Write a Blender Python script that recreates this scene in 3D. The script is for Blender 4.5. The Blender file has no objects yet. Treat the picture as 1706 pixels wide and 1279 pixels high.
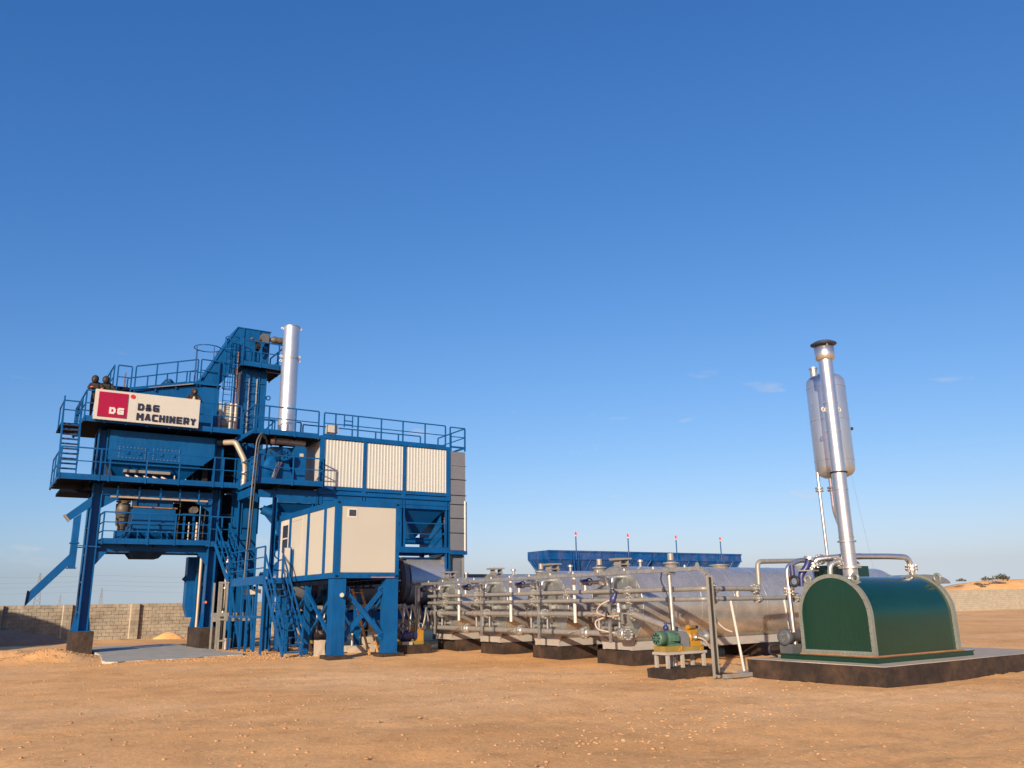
import bpy, math, random
import numpy as np
from mathutils import Vector, Matrix
random.seed(7); rng = np.random.default_rng(11)
scene = bpy.context.scene
COL = scene.collection
PI = math.pi

# ------------------------------------------------------------------ camera
# world: x runs along the plant (receding right), y runs away to the left, z up
PITCH, ROLL, YAW, EYE = 0.25721, -0.017749, 0.57964, 1.8
fw = Vector((math.sin(YAW)*math.cos(PITCH), math.cos(YAW)*math.cos(PITCH), math.sin(PITCH)))
rt = Vector((math.cos(YAW), -math.sin(YAW), 0)); up = rt.cross(fw)
rt2 = math.cos(ROLL)*rt + math.sin(ROLL)*up
up2 = -math.sin(ROLL)*rt + math.cos(ROLL)*up
cam = bpy.data.cameras.new("camera"); cam_ob = bpy.data.objects.new("camera", cam); COL.objects.link(cam_ob)
cam.sensor_width = 36; cam.lens = 1370.3/1706*36; cam.clip_start = .1; cam.clip_end = 9000
m = Matrix((rt2, up2, -fw)).transposed().to_4x4(); m.translation = Vector((0, 0, EYE))
cam_ob.matrix_world = m
scene.camera = cam_ob

# ------------------------------------------------------------------ light
SUN_AZ, SUN_EL = math.radians(50), math.radians(17)      # the light travels towards +x +y
to_sun = Vector((-math.sin(SUN_AZ)*math.cos(SUN_EL), -math.cos(SUN_AZ)*math.cos(SUN_EL), math.sin(SUN_EL)))
world = bpy.data.worlds.new("World"); scene.world = world; world.use_nodes = True
nt = world.node_tree; nt.nodes.clear()
def wn(t, **k):
    n = nt.nodes.new(t)
    for a, b in k.items(): setattr(n, a, b)
    return n
sky = wn("ShaderNodeTexSky", sky_type='NISHITA', sun_disc=False)
sky.sun_elevation = SUN_EL; sky.sun_rotation = math.atan2(to_sun.x, to_sun.y)
sky.altitude = 0; sky.air_density = 1.0; sky.dust_density = 1.0; sky.ozone_density = 1.0
# keep the thin dark line under the horizon out of the sky
wtc = wn("ShaderNodeTexCoord"); wsp = wn("ShaderNodeSeparateXYZ"); wcb = wn("ShaderNodeCombineXYZ"); wmx = wn("ShaderNodeMath", operation='MAXIMUM'); wmx.inputs[1].default_value = .035
nt.links.new(wtc.outputs['Generated'], wsp.inputs[0]); nt.links.new(wsp.outputs['X'], wcb.inputs['X']); nt.links.new(wsp.outputs['Y'], wcb.inputs['Y']); nt.links.new(wsp.outputs['Z'], wmx.inputs[0]); nt.links.new(wmx.outputs[0], wcb.inputs['Z']); nt.links.new(wcb.outputs[0], sky.inputs['Vector'])
# camera-like colour response on the sky: one contrast and gain for each channel, the same in every direction
SKY_GAIN = 0.66
sr = wn("ShaderNodeSeparateColor"); nt.links.new(sky.outputs[0], sr.inputs[0])
sc_rgb = wn("ShaderNodeCombineColor")
for k, (gam, gain) in enumerate(((1.37, 1.09), (.97, .99), (.72, 1.27))):
    p0 = wn("ShaderNodeMath", operation='MULTIPLY'); p0.inputs[1].default_value = .1; nt.links.new(sr.outputs[k], p0.inputs[0])
    p1 = wn("ShaderNodeMath", operation='POWER'); p1.inputs[1].default_value = gam; nt.links.new(p0.outputs[0], p1.inputs[0])
    p2 = wn("ShaderNodeMath", operation='MULTIPLY'); p2.inputs[1].default_value = gain*SKY_GAIN*10; nt.links.new(p1.outputs[0], p2.inputs[0])
    nt.links.new(p2.outputs[0], sc_rgb.inputs[k])
# small wisps of cloud low over the horizon, all the way round
tc = wn("ShaderNodeTexCoord")
mp = wn("ShaderNodeMapping"); mp.inputs['Scale'].default_value = (7, 7, 26)
nt.links.new(tc.outputs['Generated'], mp.inputs['Vector'])
nz = wn("ShaderNodeTexNoise"); nz.inputs['Scale'].default_value = 1.35; nz.inputs['Detail'].default_value = 7; nz.inputs['Roughness'].default_value = .58
nt.links.new(mp.outputs[0], nz.inputs['Vector'])
cr = wn("ShaderNodeMapRange"); cr.inputs['From Min'].default_value = .625; cr.inputs['From Max'].default_value = .76; cr.clamp = True
nt.links.new(nz.outputs['Fac'], cr.inputs['Value'])
sp = wn("ShaderNodeSeparateXYZ"); nt.links.new(tc.outputs['Generated'], sp.inputs[0])
el1 = wn("ShaderNodeMapRange"); el1.inputs['From Min'].default_value = .30; el1.inputs['From Max'].default_value = .17
el2 = wn("ShaderNodeMapRange"); el2.inputs['From Min'].default_value = .03; el2.inputs['From Max'].default_value = .09
nt.links.new(sp.outputs['Z'], el1.inputs['Value']); nt.links.new(sp.outputs['Z'], el2.inputs['Value'])
mu = wn("ShaderNodeMath", operation='MULTIPLY'); nt.links.new(el1.outputs[0], mu.inputs[0]); nt.links.new(el2.outputs[0], mu.inputs[1])
mu2 = wn("ShaderNodeMath", operation='MULTIPLY'); nt.links.new(mu.outputs[0], mu2.inputs[0]); nt.links.new(cr.outputs[0], mu2.inputs[1])
mu3 = wn("ShaderNodeMath", operation='MULTIPLY'); nt.links.new(mu2.outputs[0], mu3.inputs[0]); mu3.inputs[1].default_value = .8
mx = wn("ShaderNodeMixRGB"); mx.inputs['Color2'].default_value = (4.6, 4.4, 4.5, 1)
nt.links.new(mu3.outputs[0], mx.inputs['Fac']); nt.links.new(sc_rgb.outputs[0], mx.inputs['Color1'])
bg = wn("ShaderNodeBackground"); bg.inputs['Strength'].default_value = 0.1
nt.links.new(mx.outputs[0], bg.inputs['Color'])
wo = wn("ShaderNodeOutputWorld"); nt.links.new(bg.outputs[0], wo.inputs['Surface'])
sun = bpy.data.lights.new("sun", 'SUN'); sun.energy = 4.35; sun.angle = math.radians(.53); sun.color = (1.0, .83, .62)
sun_ob = bpy.data.objects.new("sun", sun); COL.objects.link(sun_ob)
sun_ob.rotation_euler = to_sun.to_track_quat('Z', 'Y').to_euler(); sun_ob.location = (-30, -20, 30)
vs = scene.view_settings
vs.view_transform = 'Standard'; vs.look = 'None'; vs.exposure = 0.6; vs.gamma = 1.0; vs.use_curve_mapping = False
scene.cycles.max_bounces = 6; scene.cycles.use_denoising = True

# ------------------------------------------------------------------ materials
M = {}
def mat(name, col, rough=.5, metal=0., var=.12, vscale=3., bump=0., bscale=40., dust=0., dustcol=(.45, .28, .15), streak=0., rvar=.1, col2=None, stretch=(1, 1, 1), spec=.5, coat=0.):
    m = bpy.data.materials.new(name); m.use_nodes = True; t = m.node_tree; N = t.nodes; L = t.links
    b = N['Principled BSDF']; b.inputs['Roughness'].default_value = rough; b.inputs['Metallic'].default_value = metal
    b.inputs['Specular IOR Level'].default_value = spec
    if coat: b.inputs['Coat Weight'].default_value = coat; b.inputs['Coat Roughness'].default_value = .08
    g = N.new("ShaderNodeNewGeometry")
    mp = N.new("ShaderNodeMapping"); mp.inputs['Scale'].default_value = stretch; L.new(g.outputs['Position'], mp.inputs['Vector'])
    n1 = N.new("ShaderNodeTexNoise"); n1.inputs['Scale'].default_value = vscale; n1.inputs['Detail'].default_value = 6; n1.inputs['Roughness'].default_value = .62
    L.new(mp.outputs[0], n1.inputs['Vector'])
    r = N.new("ShaderNodeMapRange"); r.inputs['From Min'].default_value = .3; r.inputs['From Max'].default_value = .7
    L.new(n1.outputs['Fac'], r.inputs['Value'])
    mx = N.new("ShaderNodeMixRGB"); L.new(r.outputs[0], mx.inputs['Fac'])
    c2 = col2 or tuple(c*(1+var) for c in col); c1 = col if col2 else tuple(c*(1-var) for c in col)
    mx.inputs['Color1'].default_value = (*c1, 1); mx.inputs['Color2'].default_value = (*c2, 1)
    out = mx.outputs[0]
    if dust or streak:
        mp2 = N.new("ShaderNodeMapping"); mp2.inputs['Scale'].default_value = (9, 9, .7) if streak else (1, 1, 1)
        L.new(g.outputs['Position'], mp2.inputs['Vector'])
        n2 = N.new("ShaderNodeTexNoise"); n2.inputs['Scale'].default_value = 1.6; n2.inputs['Detail'].default_value = 8; n2.inputs['Roughness'].default_value = .7
        L.new(mp2.outputs[0], n2.inputs['Vector'])
        r2 = N.new("ShaderNodeMapRange"); r2.inputs['From Min'].default_value = .45; r2.inputs['From Max'].default_value = .8; r2.inputs['To Max'].default_value = max(dust, streak)
        L.new(n2.outputs['Fac'], r2.inputs['Value'])
        m2 = N.new("ShaderNodeMixRGB"); L.new(r2.outputs[0], m2.inputs['Fac']); L.new(out, m2.inputs['Color1']); m2.inputs['Color2'].default_value = (*dustcol, 1)
        out = m2.outputs[0]
    L.new(out, b.inputs['Base Color'])
    if rvar:
        r3 = N.new("ShaderNodeMapRange"); r3.inputs['To Min'].default_value = max(.02, rough-rvar); r3.inputs['To Max'].default_value = min(1, rough+rvar)
        L.new(n1.outputs['Fac'], r3.inputs['Value']); L.new(r3.outputs[0], b.inputs['Roughness'])
    if bump:
        n3 = N.new("ShaderNodeTexNoise"); n3.inputs['Scale'].default_value = bscale; n3.inputs['Detail'].default_value = 5; L.new(mp.outputs[0], n3.inputs['Vector'])
        bp = N.new("ShaderNodeBump"); bp.inputs['Strength'].default_value = 1; bp.inputs['Distance'].default_value = bump
        L.new(n3.outputs['Fac'], bp.inputs['Height']); L.new(bp.outputs[0], b.inputs['Normal'])
    M[name] = m; return m

mat("blue_paint", (.0005, .069, .224), .40, var=.18, vscale=1.1, streak=.25, dustcol=(.05, .115, .19), rvar=.1, spec=.22)
mat("blue_bin", (.001, .064, .225), .45, var=.16, vscale=1.2, dust=.35, dustcol=(.30, .18, .14), spec=.25)
mat("navy_shade_steel", (.005, .010, .022), .8, var=.3, spec=.04)  # near-black steel for dark parts; decks carry their underside shade in this colour
mat("dark_steel", (.018, .017, .016), .6, var=.3, dust=.4, dustcol=(.11, .08, .05), spec=.2)
mat("cream_panel", (.405, .405, .350), .5, var=.035, vscale=.8, dust=.16, dustcol=(.34, .28, .20), spec=.3)
mat("white_sheet", (.425, .440, .405), .45, var=.03, vscale=2, streak=.16, dustcol=(.32, .28, .23), spec=.3)
mat("sign_white", (.44, .445, .405), .5, var=.02, spec=.3)
mat("sign_red", (.27, .004, .04), .45, var=.03, spec=.3)
mat("sign_navy", (.010, .014, .035), .5, var=.05)
mat("red_plastic", (.45, .02, .03), .35, var=.1)
mat("logo_white", (.52, .50, .47), .5, var=.01)
mat("grey_sheet", (.135, .147, .17), .42, var=.07, vscale=1.5, dust=.12, dustcol=(.22, .17, .12), rvar=.08, spec=.3)
mat("grey_paint", (.20, .205, .20), .45, var=.06, dust=.25)
mat("drum_sheet", (.42, .44, .48), .34, metal=.6, var=.06, dust=.25, bump=.002, bscale=6)
mat("rust_ring", (.06, .025, .018), .6, var=.3)
mat("stack_alu", (.56, .60, .63), .36, metal=.8, var=.05, vscale=2, rvar=.05)
mat("stainless", (.50, .49, .46), .27, metal=.64, var=.14, vscale=2.2, dust=.40, dustcol=(.30, .285, .26), bump=.002, bscale=3.2, rvar=.08)
mat("bright_steel", (.66, .65, .63), .30, metal=.9, var=.06, vscale=4, rvar=.08)
mat("galvanised", (.40, .42, .41), .42, metal=.7, var=.2, vscale=9, rvar=.12, dust=.15)
mat("galv_face", (.36, .395, .385), .40, metal=.7, var=.22, vscale=5, rvar=.14, dust=.2, bump=.004, bscale=5)
mat("grey_pipe", (.25, .25, .235), .45, metal=.25, var=.14, vscale=6, dust=.3, dustcol=(.34, .27, .2))
mat("band_navy", (.035, .05, .09), .5)
mat("saddle_grey", (.31, .30, .275), .5, var=.08, dust=.3)
mat("heater_green", (.0022, .031, .019), .20, var=.12, vscale=1.2, coat=.2, rvar=.08, streak=.13, dustcol=(.028, .050, .036))
mat("flange_grey", (.20, .225, .20), .5, metal=.3, var=.14, dust=.25, dustcol=(.30, .26, .2))
mat("rust_edge", (.30, .15, .07), .7, var=.25)
mat("pipe_beige", (.30, .27, .215), .45, metal=.2, var=.08)
mat("rack_grey", (.21, .215, .195), .5, var=.1, dust=.2)
mat("cable_pink", (.22, .13, .12), .6)
mat("bolt", (.68, .64, .56), .35, metal=.8)
mat("motor_green", (.05, .125, .09), .4, var=.10, dust=.15)
mat("motor_grey", (.075, .085, .095), .45, var=.12, dust=.2)
mat("motor_olive", (.075, .072, .060), .5, var=.2, dust=.25, dustcol=(.25, .19, .13))
mat("pump_yellow", (.34, .18, .02), .42, var=.12, dust=.2)
mat("base_olive", (.22, .16, .035), .5, var=.12, dust=.3)
mat("valve_blue", (.006, .022, .12), .4, var=.15, dust=.15)
mat("black_rubber", (.012, .012, .013), .55, var=.2)
mat("hose_beige", (.40, .33, .26), .45, metal=.3, var=.1)
mat("gauge_white", (.52, .505, .46), .4, var=.03, dust=.15)
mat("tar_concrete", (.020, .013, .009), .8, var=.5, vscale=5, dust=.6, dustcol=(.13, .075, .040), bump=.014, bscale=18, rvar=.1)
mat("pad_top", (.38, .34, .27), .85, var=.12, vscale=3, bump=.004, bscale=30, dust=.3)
mat("concrete", (.37, .375, .335), .9, var=.18, vscale=1.6, bump=.004, bscale=25, dust=.6, dustcol=(.50, .36, .22), spec=.2)
mat("block_grey", (.29, .255, .195), .92, var=.32, vscale=1.9, bump=.012, bscale=28, dust=.4, dustcol=(.36, .28, .19), spec=.2)
mat("mortar", (.20, .175, .145), .95, var=.15, bump=.01, bscale=30)
mat("pale_post", (.52, .45, .36), .8, var=.1)
mat("stone", (.40, .245, .125), .92, var=.35, vscale=9, spec=.2)
mat("heap_sand", (.28, .18, .12), .95, var=.15, bump=.03, bscale=9)
mat("wood", (.50, .27, .09), .7, var=.22, vscale=7, stretch=(4, 4, .5))
mat("glass_dark", (.03, .035, .04), .06, var=.1, spec=.8)
mat("tyre_black", (.015, .015, .016), .7)
mat("jacket_black", (.012, .013, .016), .8, var=.3, vscale=12, bump=.01, bscale=20)
mat("jacket_red", (.42, .02, .05), .8, var=.2)
mat("cloth_beige", (.40, .33, .20), .85)
mat("skin", (.13, .068, .042), .6)  # tone darkened to carry the shade inside the hoods
mat("glove_orange", (.85, .20, .04), .7)
mat("beacon_red", (.65, .03, .02), .25)
mat("pylon_steel", (.16, .17, .19), .7)
mat("shrub", (.055, .06, .03), .9, var=.4)
mat("shed_roof", (.09, .09, .095), .6, var=.1)
mat("wall_far", (.36, .325, .26), .9, var=.10)
mat("cage_brown", (.09, .06, .04), .7)

def brick_mat(name):
    m = bpy.data.materials.new(name); m.use_nodes = True; t = m.node_tree; N = t.nodes; L = t.links; b = N['Principled BSDF']
    g = N.new("ShaderNodeNewGeometry"); s = N.new("ShaderNodeSeparateXYZ"); L.new(g.outputs['Position'], s.inputs[0])
    c = N.new("ShaderNodeCombineXYZ"); L.new(s.outputs['X'], c.inputs['X']); L.new(s.outputs['Z'], c.inputs['Y'])
    br = N.new("ShaderNodeTexBrick"); L.new(c.outputs[0], br.inputs['Vector']); br.inputs['Scale'].default_value = 1
    br.inputs['Brick Width'].default_value = .4; br.inputs['Row Height'].default_value = .2; br.inputs['Mortar Size'].default_value = .012
    br.inputs['Color1'].default_value = (.40, .36, .27, 1); br.inputs['Color2'].default_value = (.31, .29, .22, 1); br.inputs['Mortar'].default_value = (.25, .22, .17, 1)
    L.new(br.outputs['Color'], b.inputs['Base Color']); b.inputs['Roughness'].default_value = .95; M[name] = m
brick_mat("far_blocks")

def ground_mat():
    m = bpy.data.materials.new("desert_ground"); m.use_nodes = True; t = m.node_tree; N = t.nodes; L = t.links; b = N['Principled BSDF']
    b.inputs['Roughness'].default_value = .95; b.inputs['Specular IOR Level'].default_value = .2
    g = N.new("ShaderNodeNewGeometry")
    def noise(s, d, r=.6, dist=0.):
        n = N.new("ShaderNodeTexNoise"); n.inputs['Scale'].default_value = s; n.inputs['Detail'].default_value = d; n.inputs['Roughness'].default_value = r; n.inputs['Distortion'].default_value = dist
        L.new(g.outputs['Position'], n.inputs['Vector']); return n
    n1 = noise(.16, 6, .6, .5); n2 = noise(1.3, 8, .7); n3 = noise(14, 6, .75)
    def ramp(src, stops):
        r = N.new("ShaderNodeValToRGB"); L.new(src, r.inputs[0]); e = r.color_ramp.elements
        while len(e) < len(stops): e.new(.5)
        for k, (p, c) in enumerate(stops): e[k].position = p; e[k].color = (*c, 1)
        return r
    r1 = ramp(n1.outputs['Fac'], [(.32, (.70, .37, .135)), (.48, (.80, .45, .18)), (.66, (.86, .53, .25))])
    r2 = ramp(n2.outputs['Fac'], [(.32, (.74, .70, .68)), (.50, (1, 1, 1)), (.70, (1.12, 1.08, 1.04))])
    r3 = ramp(n3.outputs['Fac'], [(.36, (.66, .62, .59)), (.50, (1, 1, 1)), (.62, (1.15, 1.12, 1.08))])
    a = N.new("ShaderNodeMixRGB"); a.blend_type = 'MULTIPLY'; a.inputs[0].default_value = .75; L.new(r1.outputs[0], a.inputs[1]); L.new(r2.outputs[0], a.inputs[2])
    c = N.new("ShaderNodeMixRGB"); c.blend_type = 'MULTIPLY'; c.inputs[0].default_value = .6; L.new(a.outputs[0], c.inputs[1]); L.new(r3.outputs[0], c.inputs[2])
    # pale grit
    v = N.new("ShaderNodeTexVoronoi"); v.inputs['Scale'].default_value = 16; L.new(g.outputs['Position'], v.inputs['Vector'])
    rv = N.new("ShaderNodeMapRange"); rv.inputs['From Min'].default_value = .13; rv.inputs['From Max'].default_value = .08; L.new(v.outputs['Distance'], rv.inputs['Value'])
    gm = N.new("ShaderNodeMath"); gm.operation = 'MULTIPLY'; L.new(rv.outputs[0], gm.inputs[0]); gm.inputs[1].default_value = .45
    d = N.new("ShaderNodeMixRGB"); L.new(gm.outputs[0], d.inputs[0]); L.new(c.outputs[0], d.inputs[1]); d.inputs[2].default_value = (.62, .45, .28, 1)
    L.new(d.outputs[0], b.inputs['Base Color'])
    n4 = noise(5.5, 9, .72); n5 = noise(45, 4, .7)
    h1 = N.new("ShaderNodeMath"); h1.operation = 'MULTIPLY'; L.new(n5.outputs['Fac'], h1.inputs[0]); h1.inputs[1].default_value = .22
    h2 = N.new("ShaderNodeMath"); h2.operation = 'ADD'; L.new(n4.outputs['Fac'], h2.inputs[0]); L.new(h1.outputs[0], h2.inputs[1])
    bp = N.new("ShaderNodeBump"); bp.inputs['Strength'].default_value = .8; bp.inputs['Distance'].default_value = .022
    L.new(h2.outputs[0], bp.inputs['Height']); L.new(bp.outputs[0], b.inputs['Normal'])
    M["desert_ground"] = m
ground_mat()

# ------------------------------------------------------------------ mesh helpers (all in world metres)
def V(*a): return np.array(a, float)
class MB:
    def __init__(s): s.v = []; s.f = []; s.sm = []
    def add(s, vs, fs, smooth=False):
        o = len(s.v); s.v.extend([tuple(map(float, p)) for p in vs]); s.f.extend([tuple(i+o for i in f) for f in fs]); s.sm.extend([smooth]*len(fs)); return s
    def box(s, x0, x1, y0, y1, z0, z1):
        return s.add([(x0, y0, z0), (x1, y0, z0), (x1, y1, z0), (x0, y1, z0), (x0, y0, z1), (x1, y0, z1), (x1, y1, z1), (x0, y1, z1)],
                     [(3, 2, 1, 0), (4, 5, 6, 7), (0, 1, 5, 4), (1, 2, 6, 5), (2, 3, 7, 6), (3, 0, 4, 7)])
    def beam(s, a, b, w, h=None, ref=None):
        a = V(*a); b = V(*b); d = b-a; d /= np.linalg.norm(d); h = h or w
        r = V(*(ref or ((0, 0, 1) if abs(d[2]) < .95 else (0, 1, 0))))
        x = np.cross(d, r); x /= np.linalg.norm(x); y = np.cross(x, d)
        q = [(-1, -1), (1, -1), (1, 1), (-1, 1)]
        vs = [a+x*i*w/2+y*j*h/2 for i, j in q]+[b+x*i*w/2+y*j*h/2 for i, j in q]
        return s.add(vs, [(3, 2, 1, 0), (4, 5, 6, 7), (0, 1, 5, 4), (1, 2, 6, 5), (2, 3, 7, 6), (3, 0, 4, 7)])
    def tube(s, a, b, r, n=10, r2=None, cap=True):
        a = V(*a); b = V(*b); d = b-a; d /= np.linalg.norm(d); r2 = r if r2 is None else r2
        ref = V(0, 0, 1) if abs(d[2]) < .9 else V(1, 0, 0)
        x = np.cross(d, ref); x /= np.linalg.norm(x); y = np.cross(d, x)
        c = [x*math.cos(2*PI*i/n)+y*math.sin(2*PI*i/n) for i in range(n)]
        s.add([a+q*r for q in c]+[b+q*r2 for q in c], [(i, (i+1) % n, n+(i+1) % n, n+i) for i in range(n)], True)
        if cap:
            s.add([a+q*r for q in c], [tuple(range(n-1, -1, -1))]); s.add([b+q*r2 for q in c], [tuple(range(n))])
        return s
    def path(s, pts, r, n=10, fil=0., cap=True):
        pts = [V(*p) for p in pts]
        if fil:
            o = [pts[0]]
            for i in range(1, len(pts)-1):
                p = pts[i]; u = pts[i-1]-p; w = pts[i+1]-p; f = min(fil, .48*np.linalg.norm(u), .48*np.linalg.norm(w))
                u = p+u/np.linalg.norm(u)*f; w = p+w/np.linalg.norm(w)*f
                for k in range(6):
                    q = k/5; o.append((1-q)**2*u+2*q*(1-q)*p+q*q*w)
            o.append(pts[-1]); pts = o
        rings = []; x = None
        for i, p in enumerate(pts):
            d = (pts[min(i+1, len(pts)-1)]-pts[max(i-1, 0)]); d /= np.linalg.norm(d)
            if x is None:
                ref = V(0, 0, 1) if abs(d[2]) < .9 else V(1, 0, 0); x = np.cross(d, ref)
            x = x-d*np.dot(x, d); x /= np.linalg.norm(x); y = np.cross(d, x)
            rings.append([p+r*(x*math.cos(2*PI*k/n)+y*math.sin(2*PI*k/n)) for k in range(n)])
        vs = [q for R in rings for q in R]
        s.add(vs, [(j*n+i, j*n+(i+1) % n, (j+1)*n+(i+1) % n, (j+1)*n+i) for j in range(len(rings)-1) for i in range(n)], True)
        if cap: s.add(rings[0], [tuple(range(n-1, -1, -1))]); s.add(rings[-1], [tuple(range(n))])
        return s
    def prism(s, poly, plane, lo, hi):
        def P(u, w, t): return {'xz': (u, t, w), 'yz': (t, u, w), 'xy': (u, w, t)}[plane]
        n = len(poly); A = sum(poly[i][0]*poly[(i+1) % n][1]-poly[(i+1) % n][0]*poly[i][1] for i in range(n))
        if (A < 0) != (plane == 'xz'): poly = poly[::-1]
        return s.add([P(u, w, lo) for u, w in poly]+[P(u, w, hi) for u, w in poly],
                     [tuple(range(n-1, -1, -1)), tuple(range(n, 2*n))]+[(i, (i+1) % n, n+(i+1) % n, n+i) for i in range(n)])
    def frustum(s, x0, x1, y0, y1, z0, X0, X1, Y0, Y1, z1):
        return s.add([(x0, y0, z0), (x1, y0, z0), (x1, y1, z0), (x0, y1, z0), (X0, Y0, z1), (X1, Y0, z1), (X1, Y1, z1), (X0, Y1, z1)],
                     [(3, 2, 1, 0), (4, 5, 6, 7), (0, 1, 5, 4), (1, 2, 6, 5), (2, 3, 7, 6), (3, 0, 4, 7)])
    def lathe(s, c, axis, prof, n=24):
        c = V(*c); d = V(*axis); d /= np.linalg.norm(d); ref = V(0, 0, 1) if abs(d[2]) < .9 else V(1, 0, 0)
        x = np.cross(d, ref); x /= np.linalg.norm(x); y = np.cross(d, x); vs = []
        for t, r in prof: vs += [c+d*t+r*(x*math.cos(2*PI*k/n)+y*math.sin(2*PI*k/n)) for k in range(n)]
        fs = [(j*n+i, j*n+(i+1) % n, (j+1)*n+(i+1) % n, (j+1)*n+i) for j in range(len(prof)-1) for i in range(n)]
        s.add(vs, fs, True)
        if prof[0][1] > 1e-4: s.add(vs[:n], [tuple(range(n-1, -1, -1))])
        if prof[-1][1] > 1e-4: s.add(vs[-n:], [tuple(range(n))])
        return s
    def ring(s, c, axis, R, r, n=20, k=6, a0=0., a1=2*PI):
        c = V(*c); d = V(*axis); d /= np.linalg.norm(d); ref = V(0, 0, 1) if abs(d[2]) < .9 else V(1, 0, 0)
        x = np.cross(d, ref); x /= np.linalg.norm(x); y = np.cross(d, x)
        pts = [c+R*(x*math.cos(a0+(a1-a0)*i/n)+y*math.sin(a0+(a1-a0)*i/n)) for i in range(n+1)]
        return s.path(pts, r, k)
    def column(s, x0, x1, y0, y1, z0, z1, t=.035):
        # H section: flanges across x, web between
        s.box(x0, x0+t, y0, y1, z0, z1); s.box(x1-t, x1, y0, y1, z0, z1); ym = y1-t
        return s.box(x0+t, x1-t, ym-t/2, ym+t/2, z0, z1)
    def channel_x(s, x0, x1, y, z0, z1, d=.09, t=.02):
        s.box(x0, x1, y, y+t, z0, z1); s.box(x0, x1, y+t, y+d, z0, z0+t); return s.box(x0, x1, y+t, y+d, z1-t, z1)

WO = {}
def thing(name, label, cat, loc, group=None):
    o = bpy.data.objects.new(name, None); COL.objects.link(o); o.location = loc; o.empty_display_size = .3
    o["label"] = label; o["category"] = cat
    if group: o["group"] = group
    WO[o] = V(*loc); return o
def mesh_from(mb, origin, m, name):
    me = bpy.data.meshes.new(name); vs = np.array(mb.v)-origin
    me.from_pydata([tuple(p) for p in vs], [], mb.f); me.polygons.foreach_set("use_smooth", mb.sm)
    me.materials.append(M[m]); me.update(); return me
def part(name, mb, m, parent=None, label=None, kind=None, cat=None, group=None):
    vs = np.array(mb.v); c = (vs.min(0)+vs.max(0))/2
    if parent is None: c[2] = vs[:, 2].min()
    o = bpy.data.objects.new(name, mesh_from(mb, c, m, name)); COL.objects.link(o)
    if parent is not None:
        o.parent = parent; o.location = c-WO[parent]
    else: o.location = c
    WO[o] = c
    if label: o["label"] = label
    if kind: o["kind"] = kind
    if cat: o["category"] = cat
    if group: o["group"] = group
    return o
def copy_tree(o, delta=None, parent=None):
    c = o.copy(); COL.objects.link(c); WO[c] = WO[o]+(V(*delta) if delta is not None else 0)
    if parent is not None: c.parent = parent
    elif delta is not None: c.location = o.location+Vector(delta)
    for ch in list(o.children):
        k = copy_tree(ch, delta, c); k.location = ch.location
    return c
def B(*a): return MB().box(*a)
def T(*a, **k): return MB().tube(*a, **k)

def railing(parent, pts, h=1.15, posts=None, m="blue_paint", mids=(.55,), toe=.14, r=.026, pitch=1.4):
    """guard rail along a polyline of floor points"""
    pts = [V(*p) for p in pts]; Z = V(0, 0, 1)
    top = MB()
    for a, b in zip(pts, pts[1:]): top.beam(a+Z*h, b+Z*h, r*2)
    R = part("railing", top, m, parent)
    for a, b in zip(pts, pts[1:]):
        for f in mids: part("mid_rail", MB().beam(a+Z*h*f, b+Z*h*f, r*1.5), m, R)
        if toe: part("toe_board", MB().beam(a+Z*toe/2, b+Z*toe/2, .012, toe), m, R)
    fr = []
    if posts is None:
        for i, (a, b) in enumerate(zip(pts, pts[1:])):
            n = max(1, round(np.linalg.norm(b-a)/pitch)); fr += [a+(b-a)*k/n for k in range(n+(i == len(pts)-2))]
    else:
        a, b = pts[0], pts[-1]; fr = [a+(b-a)*t for t in posts]
    for p in fr: part("post", MB().beam(p-Z*.12, p+Z*(h-r), r*2.2), m, R)
    return R
def stairs(parent, lo, hi, width, n, m="blue_paint", rails=True, slope_axis='y', name="staircase"):
    """lo/hi: centre points of bottom and top nosing; treads run across x"""
    lo = V(*lo); hi = V(*hi); w = width/2; X = V(1, 0, 0); Z = V(0, 0, 1)
    S = part(name, MB().beam(lo-X*w, hi-X*w, .03, .2), m, parent)
    part("stringer", MB().beam(lo+X*w, hi+X*w, .03, .2), m, S)
    for i in range(n):
        p = lo+(hi-lo)*(i+.5)/n
        part("tread", B(p[0]-w+.02, p[0]+w-.02, p[1]-.12, p[1]+.12, p[2]-.02, p[2]+.02), m, S)
    if rails:
        for sgn in (-1, 1):
            q = X*w*sgn; H = MB().beam(lo+q+Z*.95, hi+q+Z*.95, .05)
            hr = part("handrail", H, m, S)
            part("handrail_middle", MB().beam(lo+q+Z*.5, hi+q+Z*.5, .035), m, S)
            for t in (.02, .5, .98):
                p = lo+(hi-lo)*t+q; part("handrail_post", MB().beam(p, p+Z*.95, .045), m, S)
    return S
def bolts_row(a, b, n, r=.018, axis=(0, -1, 0), l=.02):
    mb = MB(); a = V(*a); b = V(*b); ax = V(*axis)
    for i in range(n):
        p = a+(b-a)*i/max(1, n-1); mb.tube(p, p+ax*l, r, 6)
    return mb
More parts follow.
